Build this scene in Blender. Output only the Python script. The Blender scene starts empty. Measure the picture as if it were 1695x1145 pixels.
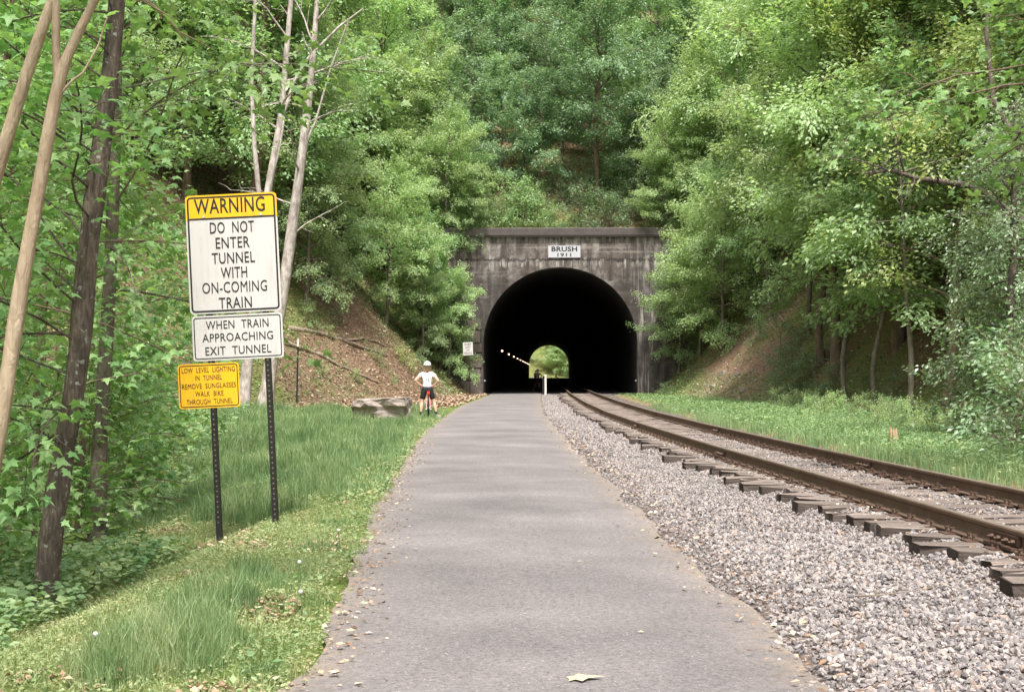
import bpy, bmesh, math, random
import numpy as np
from mathutils import Vector, Matrix
SC = bpy.context.scene
COL = SC.collection
R = math.radians
rng = np.random.default_rng(7)
random.seed(7)

# ------------------------------------------------------------------ camera, sky, sun, exposure
F_PX, VPX, VPY, CAMH = 2354.0, 902.0, 616.0, 1.5       # photo pixels (1695 x 1145), 50 mm lens on 36 mm film
cam_d = bpy.data.cameras.new('camera'); cam = bpy.data.objects.new('camera', cam_d); COL.objects.link(cam)
cam_d.sensor_width = 36.0; cam_d.lens = 50.0; cam_d.clip_start = 0.1; cam_d.clip_end = 3000
cam.location = (0, 0, CAMH)
cam.rotation_euler = (R(90) + math.atan((VPY - 572.5) / F_PX), 0, math.atan((VPX - 847.5) / F_PX))
SC.camera = cam
w = bpy.data.worlds.new('World'); SC.world = w; w.use_nodes = True
nt = w.node_tree; nt.nodes.clear()
sky = nt.nodes.new('ShaderNodeTexSky'); sky.sky_type = 'NISHITA'; sky.sun_disc = False
SUN_EL, SUN_AZ = R(62), R(176)       # azimuth clockwise from +Y (north)
sky.sun_elevation = SUN_EL; sky.sun_rotation = SUN_AZ
sky.air_density = 1.0; sky.dust_density = 4.0; sky.ozone_density = 1.0
hsv = nt.nodes.new('ShaderNodeHueSaturation'); hsv.inputs['Saturation'].default_value = 0.3
bg = nt.nodes.new('ShaderNodeBackground'); bg.inputs['Strength'].default_value = 0.135
wo = nt.nodes.new('ShaderNodeOutputWorld')
nt.links.new(sky.outputs[0], hsv.inputs['Color']); nt.links.new(hsv.outputs[0], bg.inputs['Color']); nt.links.new(bg.outputs[0], wo.inputs['Surface'])
sl = bpy.data.lights.new('sun', 'SUN'); sl.energy = 3.0; sl.angle = R(7); sl.color = (1.0, 0.965, 0.92)
sun = bpy.data.objects.new('sun', sl); COL.objects.link(sun); sun.location = (0, 0, 80)
sd = Vector((math.sin(SUN_AZ) * math.cos(SUN_EL), math.cos(SUN_AZ) * math.cos(SUN_EL), math.sin(SUN_EL)))
sun.rotation_euler = sd.to_track_quat('Z', 'Y').to_euler()
vs = SC.view_settings; vs.view_transform = 'Standard'; vs.look = 'None'; vs.exposure = 1.1; vs.gamma = 1.0; vs.use_curve_mapping = False
SC.cycles.max_bounces = 8; SC.cycles.diffuse_bounces = 5; SC.cycles.transmission_bounces = 4; SC.cycles.glossy_bounces = 2
SC.cycles.caustics_reflective = False; SC.cycles.caustics_refractive = False
SC.cycles.use_denoising = True

# ------------------------------------------------------------------ helpers
def mk_mesh(name, v, faces, attrs=None, smooth=False):
    """faces: list of (M,k) int arrays"""
    v = np.asarray(v, dtype=np.float32)
    faces = [np.asarray(f, dtype=np.int32) for f in faces if len(f)]
    me = bpy.data.meshes.new(name)
    me.vertices.add(len(v)); me.vertices.foreach_set('co', v.ravel())
    li = np.concatenate([f.ravel() for f in faces])
    tot = np.concatenate([np.full(len(f), f.shape[1], np.int32) for f in faces])
    st = np.concatenate([[0], np.cumsum(tot)[:-1]]).astype(np.int32)
    me.loops.add(len(li)); me.loops.foreach_set('vertex_index', li)
    me.polygons.add(len(tot)); me.polygons.foreach_set('loop_start', st); me.polygons.foreach_set('loop_total', tot)
    me.polygons.foreach_set('use_smooth', np.full(len(tot), bool(smooth)))
    me.update(calc_edges=True)
    for k, a in (attrs or {}).items():
        at = me.attributes.new(k, 'FLOAT', 'POINT'); at.data.foreach_set('value', np.asarray(a, dtype=np.float32))
    return me

class MB:
    def __init__(s): s.v = []; s.q = []; s.t = []; s.n = 0
    def add(s, v, f):
        v = np.asarray(v, dtype=np.float64); f = np.asarray(f, dtype=np.int64)
        (s.q if f.shape[1] == 4 else s.t).append(f + s.n); s.v.append(v); s.n += len(v)
    def box(s, c, d, rot=None):
        p = np.array([[x, y, z] for x in (-.5, .5) for y in (-.5, .5) for z in (-.5, .5)]) * np.array(d)
        if rot is not None: p = p @ np.array(rot.to_3x3()).T
        s.add(p + np.array(c), [[0, 1, 3, 2], [4, 6, 7, 5], [0, 4, 5, 1], [2, 3, 7, 6], [0, 2, 6, 4], [1, 5, 7, 3]])
    def tube(s, pts, rad, n=6, cap=False):
        pts = np.asarray(pts, float); m = len(pts); rad = np.broadcast_to(np.asarray(rad, float), (m,))
        t = np.gradient(pts, axis=0); t /= np.linalg.norm(t, axis=1)[:, None] + 1e-9
        ref = np.array([0, 0, 1.0]) if abs(t[0, 2]) < .8 else np.array([1.0, 0, 0])
        a = np.cross(t, ref); a /= np.linalg.norm(a, axis=1)[:, None] + 1e-9
        b = np.cross(t, a)
        th = np.arange(n) / n * 2 * math.pi
        v = pts[:, None, :] + rad[:, None, None] * (a[:, None, :] * np.cos(th)[None, :, None] + b[:, None, :] * np.sin(th)[None, :, None])
        i = np.arange(m - 1)[:, None] * n; j = np.arange(n)[None, :]; k = (j + 1) % n
        f = np.stack([i + j, i + k, i + n + k, i + n + j], -1).reshape(-1, 4)
        v = v.reshape(-1, 3)
        if cap:
            c0 = len(v); v = np.vstack([v, pts[:1], pts[-1:]])
            jj = np.arange(n); kk = (jj + 1) % n
            tris = np.vstack([np.stack([np.full(n, c0), kk, jj], -1), np.stack([np.full(n, c0 + 1), (m - 1) * n + jj, (m - 1) * n + kk], -1)])
            base = s.n; s.add(v, f); s.t.append(tris + base)
        else: s.add(v, f)
    def mesh(s, name, smooth=False, attrs=None):
        fs = []
        if s.q: fs.append(np.vstack(s.q))
        if s.t: fs.append(np.vstack(s.t))
        return mk_mesh(name, np.vstack(s.v), fs, attrs, smooth)

def obj(name, me, mat=None, parent=None, loc=None):
    o = bpy.data.objects.new(name, me); COL.objects.link(o)
    if mat is not None and not me.materials: me.materials.append(mat)
    if parent is not None: o.parent = parent
    if loc is not None: o.location = loc
    return o
def tag(o, label=None, cat=None, group=None, kind=None):
    for k, v in (('label', label), ('category', cat), ('group', group), ('kind', kind)):
        if v: o[k] = v
    return o
def thing(name, label, cat, loc=(0, 0, 0), rz=0.0, group=None):
    o = bpy.data.objects.new(name, None); COL.objects.link(o); o.empty_display_size = .2
    o.location = loc; o.rotation_euler = (0, 0, rz)
    return tag(o, label, cat, group)
KIDS = {}
def copy_tree(o, parent=None):
    c = o.copy(); COL.objects.link(c); c.parent = parent
    for ch in list(o.children): copy_tree(ch, c)
    return c
def sstep(a, b, x):
    t = np.clip((np.asarray(x, float) - a) / (b - a), 0, 1); return t * t * (3 - 2 * t)
_ng = {}
def vnoise(x, y, sc, seed=0):
    if seed not in _ng: _ng[seed] = np.random.default_rng(100 + seed).random((256, 256))
    g = _ng[seed]; x = np.asarray(x, float) / sc; y = np.asarray(y, float) / sc
    xi = np.floor(x).astype(int); yi = np.floor(y).astype(int); fx = x - xi; fy = y - yi
    fx = fx * fx * (3 - 2 * fx); fy = fy * fy * (3 - 2 * fy)
    a = g[xi % 256, yi % 256]; b = g[(xi + 1) % 256, yi % 256]; c = g[xi % 256, (yi + 1) % 256]; d = g[(xi + 1) % 256, (yi + 1) % 256]
    return (a * (1 - fx) + b * fx) * (1 - fy) + (c * (1 - fx) + d * fx) * fy
def fbm(x, y, sc, seed=0):
    return .5 * vnoise(x, y, sc, seed) + .3 * vnoise(x, y, sc * .45, seed + 1) + .2 * vnoise(x, y, sc * .2, seed + 2)

# ------------------------------------------------------------------ layout curves
def curve(pts):
    p = np.array(pts, float)
    yy = np.linspace(p[0, 0], p[-1, 0], 2000); xx = np.interp(yy, p[:, 0], p[:, 1])
    k = 41; xx2 = np.convolve(np.pad(xx, k // 2, mode='edge'), np.ones(k) / k, 'valid')
    return lambda y: np.interp(y, yy, xx2)
path_l = curve([(-30, .2), (0, -.85), (6.67, -1.2), (9.2, -1.39), (13.4, -1.72), (21.5, -2.26), (30, -2.8), (42, -3.25), (63, -3.75), (90, -3.65), (120, -3.7)])
path_r = curve([(-30, 2.6), (0, 1.75), (6.67, 1.38), (9.7, 1.23), (15.8, .99), (28.5, .58), (51, -.02), (70, -.18), (90, -.22), (120, -.3)])
rail_l = curve([(-30, 5.0), (0, 4.18), (10.9, 3.68), (13.85, 3.52), (23.3, 2.87), (33.7, 2.33), (44.5, 1.92), (60, 1.64), (83, 1.5), (120, 1.5)])
ZTIE = 0.10; RAILH = 0.172; GAUGE = 1.5
PX, PHW, PY = 1.03, 5.15, 95.0         # portal centre, half width, face
FAR = 373.0

# ------------------------------------------------------------------ terrain height
LF = [(-60, -60), (-50, 10), (-34, 36), (-24, 48), (-16, 58), (-11, 66), (-7.5, 74), (-5.6, 82), (-4.8, 90), (-4.6, 96)]
RF = [(6.7, 96), (7.0, 88), (8.3, 78), (10.4, 66), (13.2, 55), (16.5, 42), (21, 28), (32, 5), (42, -60)]
POLY = np.array(LF + RF, float)
def poly_dist(x, y):
    x = np.asarray(x, float); y = np.asarray(y, float)
    d = np.full(x.shape, 1e9); ins = np.zeros(x.shape, bool)
    n = len(POLY)
    for i in range(n):
        ax, ay = POLY[i]; bx, by = POLY[(i + 1) % n]
        ex, ey = bx - ax, by - ay
        t = np.clip(((x - ax) * ex + (y - ay) * ey) / (ex * ex + ey * ey), 0, 1)
        d = np.minimum(d, np.hypot(x - ax - t * ex, y - ay - t * ey))
        c = ((ay > y) != (by > y))
        with np.errstate(divide='ignore', invalid='ignore'):
            xi = (bx - ax) * (y - ay) / (by - ay if by != ay else 1e-9) + ax
        ins ^= c & (x < xi)
    return np.where(ins, 0.0, d)
def H(x, y):
    x = np.asarray(x, float); y = np.asarray(y, float)
    d = poly_dist(x, y)
    D = np.sqrt(d * d + 1) - 1
    g = 1.15 * D - .5 * np.maximum(D - 9, 0)
    side = 1 - sstep(1.0, 4.0, d)
    drop = (.22 * sstep(2.6, 3.35, -x) + 1.2 * sstep(3.7, 7.5, -x)) * (1 - sstep(16, 44, y)) + sstep(8, 13, x) * (1 - sstep(35, 50, y)) * .35
    rough = (fbm(x, y, 3.0, 3) - .5) * .55 * np.clip(d / 3, 0, 1) + (fbm(x, y, 1.2, 6) - .5) * .1 * np.clip(sstep(-2.0, -.6, path_l(y) - x - 1.5 + 0) + sstep(.5, 2, x - rail_l(y) - 3), 0, 1)
    front = g - drop * side + rough
    dx = np.maximum(np.maximum(-7.2 - x, x - 11.5), 0)
    rise = np.minimum(y - 96.5, FAR - 1 - y)
    hp = 10.35 + .6 * rise - 1.0 * np.minimum(dx, 4) - .3 * np.maximum(dx - 4, 0) + (fbm(x, y, 4.0, 9) - .5) * .8 * np.clip(rise / 3, 0, 1)
    mid = np.maximum(hp, np.minimum(g + rough, 10 + .6 * (FAR - 1 - y)))
    d2 = np.maximum(np.abs(x - PX) - 11, 0)
    far = .45 * d2 + np.maximum(y - 425, 0) * .55
    return np.where(y < 95.7, front, np.where(y < FAR - .6, mid, far))
def hit(px, py):
    """world point where the sight line of a photo pixel meets the ground"""
    dx, dz = (px - VPX) / F_PX, -(py - VPY) / F_PX
    t = np.arange(4, 200, .05)
    k = np.nonzero(CAMH + dz * t <= H(dx * t, t))[0]
    i = k[0] if len(k) else len(t) - 1
    return Vector((dx * t[i], t[i], float(H(np.array([dx * t[i]]), np.array([t[i]]))[0])))
def at(px, py, Y): return np.array([(px - VPX) / F_PX * Y, Y, CAMH - (py - VPY) / F_PX * Y])
def Hs(x, y): return float(H(np.array([x]), np.array([y]))[0])

# ------------------------------------------------------------------ materials
class NT:
    def __init__(s, name):
        s.m = bpy.data.materials.new(name); s.m.use_nodes = True; s.t = s.m.node_tree; s.t.nodes.clear()
        s.out = s.n('OutputMaterial')
    def n(s, typ, **kw):
        nd = s.t.nodes.new('ShaderNode' + typ)
        for k, v in kw.items():
            if k.startswith('_'): setattr(nd, k[1:], v)
            else:
                inp = nd.inputs[int(k[1:])] if k[0] == 'i' and k[1:].isdigit() else nd.inputs[k]
                s.set(inp, v)
        return nd
    def set(s, inp, v):
        if isinstance(v, bpy.types.NodeSocket): s.t.links.new(v, inp)
        elif isinstance(v, bpy.types.Node): s.t.links.new(v.outputs[0], inp)
        else:
            if inp.type == 'RGBA' and len(v) == 3: v = (*v, 1)
            inp.default_value = v
    def noise(s, scale, detail=4, rough=.6, vec=None, dist=0.0):
        nd = s.n('TexNoise', Scale=scale, Detail=detail, Roughness=rough, Distortion=dist)
        if vec is not None: s.set(nd.inputs['Vector'], vec)
        return nd.outputs[0]
    def ramp(s, fac, stops):
        nd = s.n('ValToRGB'); s.set(nd.inputs[0], fac)
        e = nd.color_ramp.elements
        while len(e) < len(stops): e.new(.5)
        for el, (p, c) in zip(e, stops):
            el.position = p; el.color = (*c, 1) if not isinstance(c, (int, float)) else (c, c, c, 1)
        return nd.outputs[0]
    def mix(s, fac, a, b, blend='MIX'):
        nd = s.n('Mix', _data_type='RGBA', _blend_type=blend)
        s.set(nd.inputs[0], fac); s.set(nd.inputs[6], a); s.set(nd.inputs[7], b); return nd.outputs[2]
    def math(s, op, a, b=0.0):
        nd = s.n('Math', _operation=op); s.set(nd.inputs[0], a); s.set(nd.inputs[1], b); return nd.outputs[0]
    def attr(s, name): return s.n('Attribute', _attribute_name=name).outputs['Fac']
    def coord(s, kind='Object'): return s.n('TexCoord').outputs[kind]
    def pos(s): return s.n('NewGeometry').outputs['Position']
    def mapping(s, vec, scale=(1, 1, 1)):
        return s.n('Mapping', Vector=vec, Scale=scale).outputs[0]
    def bump(s, h, strength=.5, dist=.02):
        return s.n('Bump', Height=h, Strength=strength, Distance=dist).outputs[0]
    def bsdf(s, col, rough=.8, normal=None, metal=0.0, spec=.3, **kw):
        p = s.n('BsdfPrincipled', **{'Base Color': col, 'Roughness': rough, 'Metallic': metal, 'Specular IOR Level': spec}, **kw)
        if normal is not None: s.set(p.inputs['Normal'], normal)
        return p
    def done(s, sh):
        s.t.links.new(sh.outputs[0] if isinstance(sh, bpy.types.Node) else sh, s.out.inputs['Surface']); return s.m

def plain(name, col, rough=.6, metal=0.0, spec=.4, var=.25, scale=8.0, bump=0.0):
    n = NT(name); nz = n.noise(scale, 5, .65, n.coord())
    c = n.mix(nz, tuple(x * (1 - var) for x in col), tuple(min(1, x * (1 + var)) for x in col))
    nb = n.bump(n.noise(scale * 6, 4, .6, n.coord()), bump, .01) if bump else None
    return n.done(n.bsdf(c, rough, nb, metal, spec))

def leaf_mat(name, c1, c2, tr=.38, rough=.42, spec=.4, hv=.03, vv=.35, patch=None):
    n = NT(name)
    c = n.mix(n.attr('rnd'), c1, c2)
    if patch:
        c = n.mix(n.ramp(n.noise(1.1, 5, .65, n.pos()), [(.44, 0.0), (.62, .8)]), c, patch[0]); c = n.mix(n.ramp(n.noise(2.3, 4, .6, n.mapping(n.pos(), (1.3, .8, 1))), [(.52, 0.0), (.66, .75)]), c, patch[1])
    oi = n.n('ObjectInfo').outputs['Random']
    hs = n.n('HueSaturation', Hue=n.math('MULTIPLY_ADD', oi, hv), Saturation=0.88, Value=n.math('ADD', n.math('MULTIPLY', oi, vv), 1 - vv / 2), Color=c)
    hs.inputs['Hue'].links[0].from_node.inputs[2].default_value = .5 - hv / 2
    col = hs.outputs[0]
    p = n.bsdf(col, rough, spec=spec)
    tc = n.mix(1.0, col, (1.05, 1.12, .6), 'MULTIPLY')
    t = n.n('BsdfTranslucent', Color=tc)
    return n.done(n.n('MixShader', i0=tr, i1=p, i2=t))

def bark_mat(name, c1, c2, c3, sx=9.0, lichen=0.0, bump=.8):
    n = NT(name); co = n.coord()
    st = n.noise(sx, 6, .65, n.mapping(co, (1, 1, .22)), .6)
    base = n.ramp(st, [(.25, c1), (.5, c2), (.75, c3)])
    big = n.noise(5.0, 5, .6, n.mapping(co, (1, 1, .5)))
    col = n.mix(n.ramp(big, [(.42, 0.0), (.66, .85)]), base, c1)
    if lichen:
        lm = n.ramp(n.noise(17.0, 4, .6, co), [(.61, 0.0), (.66, 1.0)])
        col = n.mix(n.math('MULTIPLY', lm, lichen), col, (.34, .36, .31))
    return n.done(n.bsdf(col, .9, n.bump(st, bump, .03), spec=.15))

M = {}
M['leaf_light'] = leaf_mat('leaf_light', (.24, .38, .14), (.56, .70, .36), .48)
M['leaf_mid'] = leaf_mat('leaf_mid', (.17, .305, .115), (.43, .58, .28), .46)
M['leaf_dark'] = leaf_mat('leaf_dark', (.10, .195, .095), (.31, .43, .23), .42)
M['leaf_yellow'] = leaf_mat('leaf_yellow', (.28, .40, .11), (.60, .68, .28), .5)
M['leaf_maple'] = leaf_mat('leaf_maple', (.09, .235, .055), (.34, .53, .18), .48)
M['leaf_vine'] = leaf_mat('leaf_vine', (.10, .2, .08), (.35, .47, .26), .36, .3, .6)
M['grass'] = leaf_mat('grass', (.12, .22, .07), (.34, .46, .2), .42, .5, .3, 0, 0, ((.075, .17, .055), (.42, .47, .23)))
M['clover'] = leaf_mat('clover', (.2, .27, .09), (.44, .48, .22), .35, .5, .3, 0, 0, ((.16, .25, .07), (.46, .40, .2)))
M['weed'] = leaf_mat('weed', (.12, .24, .08), (.34, .46, .2), .35, .5, .3, 0, 0, ((.09, .2, .07), (.42, .5, .2)))
def litter_mat(name):
    n = NT(name)
    c = n.ramp(n.attr('rnd'), [(0, (.12, .07, .045)), (.35, (.27, .17, .105)), (.7, (.44, .31, .21)), (1, (.60, .49, .37))])
    return n.done(n.bsdf(c, .75, spec=.25))
M['litter'] = litter_mat('leaf_litter')
M['bark_dark'] = bark_mat('bark_dark', (.05, .04, .032), (.155, .122, .098), (.28, .235, .19), 42, .9, 1.0)
M['bark_grey'] = bark_mat('bark_grey', (.10, .085, .065), (.2, .17, .135), (.3, .26, .21), 32, .6, 1.0)
M['bark_pale'] = bark_mat('bark_pale', (.30, .225, .15), (.44, .345, .24), (.54, .44, .32), 26, .25, .9)
M['bark_white'] = bark_mat('bark_white', (.2, .16, .14), (.44, .39, .35), (.62, .57, .52), 9, .3, .8)
M['bark_brown'] = bark_mat('bark_brown', (.09, .065, .045), (.17, .125, .09), (.25, .19, .14), 9, .2)
M['wood_dead'] = bark_mat('wood_dead', (.16, .12, .09), (.3, .24, .18), (.42, .35, .28), 10, 0)

def ground_mat():
    n = NT('ground_soil'); p = n.pos()
    n1 = n.noise(.9, 6, .65, p); n2 = n.noise(14, 5, .7, p); n3 = n.noise(45, 3, .6, p)
    lit = n.ramp(n2, [(.3, (.05, .032, .022)), (.47, (.17, .11, .07)), (.6, (.28, .2, .135)), (.75, (.42, .33, .24))])
    gra = n.ramp(n.math('ADD', n.math('MULTIPLY', n2, .6), n.math('MULTIPLY', n3, .4)), [(.3, (.055, .085, .02)), (.5, (.13, .18, .045)), (.7, (.24, .27, .085))])
    dirt = n.ramp(n2, [(.3, (.16, .10, .07)), (.55, (.29, .19, .135)), (.75, (.42, .31, .23))])
    c = n.mix(n.attr('grass'), lit, gra)
    c = n.mix(n.math('MULTIPLY', n.ramp(n1, [(.45, 0.0), (.6, 1.0)]), n.math('MULTIPLY', n.attr('grass'), .25)), c, lit)
    c = n.mix(n.attr('dirt'), c, dirt)
    return n.done(n.bsdf(c, .95, n.bump(n.math('ADD', n2, n.math('MULTIPLY', n3, .5)), .9, .05), spec=.1))
M['ground'] = ground_mat()
def path_mat():
    n = NT('crushed_stone'); p = n.pos()
    big = n.noise(.55, 5, .6, p); fine = n.noise(70, 4, .75, p); vf = n.noise(230, 2, .6, p)
    tr = n.noise(1.0, 3, .5, n.mapping(p, (1.6, .06, 1)))
    c = n.ramp(big, [(.3, (.142, .129, .127)), (.55, (.21, .191, .186)), (.75, (.28, .256, .248))])
    c = n.mix(n.math('MULTIPLY', tr, .4), c, (.15, .135, .135))
    g = n.ramp(n.math('ADD', n.math('MULTIPLY', fine, .65), n.math('MULTIPLY', n.noise(26, 3, .6, p), .35)), [(.3, .3), (.45, .8), (.55, 1.1), (.7, 1.7)])
    c = n.mix(1.0, c, g, 'MULTIPLY')
    sp = n.n('TexVoronoi', Scale=30.0); n.set(sp.inputs['Vector'], p)
    lm = n.ramp(sp.outputs['Distance'], [(.08, 1.0), (.16, 0.0)])
    rnd = n.math('GREATER_THAN', n.n('SeparateColor', Color=sp.outputs['Color']).outputs[0], .62)
    c = n.mix(n.math('MULTIPLY', lm, rnd), c, (.56, .5, .45))
    dk = n.math('GREATER_THAN', n.n('SeparateColor', Color=sp.outputs['Color']).outputs[1], .7)
    c = n.mix(n.math('MULTIPLY', n.ramp(sp.outputs['Distance'], [(.12, .8), (.24, 0.0)]), dk), c, (.06, .052, .05))
    ed = n.attr('edge')
    c = n.mix(n.math('MULTIPLY', ed, n.ramp(n.noise(5, 5, .7, p), [(.35, 0.0), (.6, .9)])), c, (.27, .215, .16))
    return n.done(n.bsdf(c, .92, n.bump(n.math('ADD', fine, n.math('MULTIPLY', vf, .5)), .7, .012), spec=.15))
M['path'] = path_mat()
def ballast_mat():
    n = NT('ballast_bed'); p = n.pos()
    v = n.n('TexVoronoi', Scale=22.0); n.set(v.inputs['Vector'], p)
    c = n.ramp(n.n('SeparateColor', Color=v.outputs['Color']).outputs[0], [(0, (.13, .11, .10)), (.5, (.26, .22, .205)), (1, (.42, .36, .33))])
    g = n.ramp(v.outputs['Distance'], [(.3, 1.0), (.62, .3)])
    c = n.mix(1.0, c, g, 'MULTIPLY')
    c = n.mix(n.ramp(n.noise(1.5, 4, .6, p), [(.42, 0.0), (.65, .6)]), c, (.17, .115, .085))
    h = n.math('SUBTRACT', 1.0, v.outputs['Distance'])
    return n.done(n.bsdf(c, .9, n.bump(h, 1.0, .04), spec=.15))
M['ballast'] = ballast_mat()
def stone_mat():
    n = NT('ballast_stone')
    c = n.ramp(n.attr('rnd'), [(0, (.10, .092, .092)), (.25, (.19, .172, .166)), (.55, (.29, .258, .243)), (.85, (.40, .357, .33)), (1, (.33, .235, .17))])
    c = n.mix(n.math('MULTIPLY', n.noise(60, 3, .6, n.pos()), .5), c, (.2, .18, .175))
    return n.done(n.bsdf(c, .85, spec=.2))
M['stone'] = stone_mat()
def concrete_mat():
    n = NT('stained_concrete'); p = n.pos()
    big = n.noise(.35, 6, .65, p); mid = n.noise(2.2, 6, .7, p, .4)
    strk = n.noise(2.4, 5, .65, n.mapping(p, (1, 1, .10)))
    strk2 = n.noise(6.0, 3, .6, n.mapping(p, (1, 1, .07)))
    hor = n.noise(1.0, 4, .6, n.mapping(p, (.10, 1, 2.6)))
    c = n.ramp(mid, [(.25, (.10, .085, .077)), (.42, (.2, .175, .16)), (.56, (.31, .28, .26)), (.74, (.46, .42, .39))])
    c = n.mix(n.ramp(strk, [(.4, 0.0), (.58, .85)]), c, (.05, .042, .038))
    c = n.mix(n.ramp(big, [(.45, 0.0), (.62, .7)]), c, (.085, .063, .053))
    c = n.mix(n.ramp(hor, [(.56, 0.0), (.68, .55)]), c, (.30, .265, .235))
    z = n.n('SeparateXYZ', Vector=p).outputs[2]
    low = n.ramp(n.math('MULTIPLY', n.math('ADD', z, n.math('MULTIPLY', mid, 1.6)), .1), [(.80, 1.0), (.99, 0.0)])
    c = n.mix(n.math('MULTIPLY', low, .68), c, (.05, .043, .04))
    pb = n.ramp(n.noise(.9, 5, .7, p, .8), [(.57, 0.0), (.68, .5)])
    c = n.mix(pb, c, (.3, .275, .255))
    wob = n.math('MULTIPLY_ADD', mid, .9, ); wob.node.inputs[2].default_value = -.45
    zz = n.math('ADD', z, wob)
    band = n.ramp(n.math('ABSOLUTE', n.math('SUBTRACT', zz, 8.75)), [(.08, 1.0), (.32, 0.0)])
    c = n.mix(n.math('MULTIPLY', band, n.ramp(strk2, [(.5, 0.0), (.64, .9)])), c, (.40, .36, .33))
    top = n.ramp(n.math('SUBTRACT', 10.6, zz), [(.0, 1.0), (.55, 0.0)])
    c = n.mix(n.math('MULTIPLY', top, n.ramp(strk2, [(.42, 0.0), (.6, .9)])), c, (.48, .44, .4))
    dl = n.ramp(n.math('ABSOLUTE', n.math('SUBTRACT', zz, 9.05)), [(.02, .9), (.14, 0.0)])
    c = n.mix(n.math('MULTIPLY', dl, n.ramp(mid, [(.4, 0.0), (.5, 1.0)])), c, (.03, .026, .024))
    side = n.math('ABSOLUTE', n.math('SUBTRACT', n.n('SeparateXYZ', Vector=p).outputs[0], 6.8))
    eff = n.math('MULTIPLY', n.ramp(side, [(.3, 1.0), (1.1, 0.0)]), n.ramp(z, [(.0, 1.0), (.6, 1.0)]))
    c = n.mix(n.math('MULTIPLY', eff, n.ramp(strk2, [(.52, 0.0), (.66, .8)])), c, (.40, .37, .34))
    bh = n.math('ADD', mid, n.math('MULTIPLY', n.noise(18, 4, .6, p), .4))
    return n.done(n.bsdf(c, .92, n.bump(bh, .8, .08), spec=.15))
M['concrete'] = concrete_mat()
M['coping'] = plain('coping_concrete', (.085, .072, .066), .92, var=.55, scale=3, bump=.6)
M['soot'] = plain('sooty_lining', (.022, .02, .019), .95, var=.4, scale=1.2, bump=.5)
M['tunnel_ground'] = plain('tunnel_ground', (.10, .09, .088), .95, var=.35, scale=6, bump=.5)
M['masonry'] = plain('old_masonry', (.16, .13, .11), .9, var=.5, scale=3.5, bump=.9)
def wood_mat():
    n = NT('weathered_tie'); co = n.coord(); oi = n.n('ObjectInfo').outputs['Random']
    gr = n.noise(9, 6, .7, n.mapping(co, (.35, 6, 6)), .5)
    c = n.ramp(gr, [(.25, (.04, .03, .025)), (.42, (.16, .125, .105)), (.58, (.29, .24, .205)), (.78, (.42, .36, .315))])
    sx = n.math('ABSOLUTE', n.n('SeparateXYZ', Vector=co).outputs[0])
    tar = n.math('GREATER_THAN', sx, 1.293)
    c = n.mix(n.math('MULTIPLY', tar, .85), c, (.03, .025, .022))
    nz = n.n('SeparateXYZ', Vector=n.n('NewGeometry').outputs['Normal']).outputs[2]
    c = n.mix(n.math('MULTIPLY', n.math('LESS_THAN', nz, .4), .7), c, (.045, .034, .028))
    c = n.mix(n.math('MULTIPLY', oi, .45), c, (.08, .065, .055))
    return n.done(n.bsdf(c, .92, n.bump(gr, .9, .02), spec=.12))
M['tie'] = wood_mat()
def rust_mat(name, c1, c2, c3, rough=.7, metal=.25):
    n = NT(name); co = n.pos()
    a = n.noise(3, 6, .7, co); b = n.noise(40, 4, .7, co)
    c = n.ramp(n.math('ADD', n.math('MULTIPLY', a, .5), n.math('MULTIPLY', b, .5)), [(.3, c1), (.5, c2), (.7, c3)])
    return n.done(n.bsdf(c, rough, n.bump(b, .4, .004), metal, .35))
M['rail'] = rust_mat('rail_rust', (.075, .045, .03), (.13, .085, .058), (.2, .135, .095))
M['rail_top'] = rust_mat('rail_running_surface', (.2, .15, .12), (.29, .23, .19), (.38, .32, .28), .45, .6)
M['rust_dark'] = rust_mat('rust_dark', (.05, .03, .022), (.1, .06, .042), (.16, .095, .065))
def sign_mat(name, col, dirt):
    n = NT(name); co = n.coord()
    st = n.noise(5, 5, .6, n.mapping(co, (3, 1, .35))); bl = n.noise(2.2, 4, .6, co)
    c = n.mix(n.ramp(st, [(.5, 0.0), (.75, .35)]), col, dirt); c = n.mix(n.ramp(bl, [(.5, 0.0), (.8, .3)]), c, tuple(x * .75 for x in col))
    return n.done(n.bsdf(c, n.ramp(bl, [(.3, .3), (.7, .6)]), None, 0.0, .5))
M['white_sign'] = sign_mat('white_sign_face', (.54, .515, .49), (.33, .29, .25))
M['yellow_sign'] = sign_mat('yellow_sign_face', (.78, .42, .01), (.48, .25, .03))
M['sign_black'] = plain('sign_black', (.018, .016, .016), .5, var=.1)
M['alu'] = plain('sign_back_metal', (.45, .45, .44), .4, .8, var=.1)
M['post'] = plain('dark_steel_post', (.028, .024, .022), .6, .5, var=.4, scale=12)
M['hole'] = plain('post_hole', (.12, .13, .07), .8, var=.2)
M['bolt'] = plain('bright_bolt', (.7, .68, .65), .35, .5, var=.1)
M['plaque'] = plain('painted_plaque', (.46, .455, .48), .7, var=.12, scale=5)
M['rock'] = plain('sandstone', (.28, .23, .2), .92, var=.75, scale=4.0, bump=1.0)
M['white_post'] = plain('white_paint', (.62, .58, .52), .7, var=.2)
M['skin'] = plain('skin', (.62, .38, .28), .55, var=.08)
M['jersey'] = plain('white_jersey', (.75, .73, .71), .8, var=.05)
M['shorts'] = plain('black_lycra', (.015, .015, .018), .6, var=.1)
M['navy'] = plain('dark_sock', (.03, .035, .06), .8, var=.1)
M['shoe'] = plain('grey_shoe', (.30, .32, .37), .6, var=.3)
M['hair'] = plain('brown_hair', (.16, .07, .035), .6, var=.3, scale=40)
M['helmet'] = plain('helmet_white', (.78, .76, .73), .3, var=.04)
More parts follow.
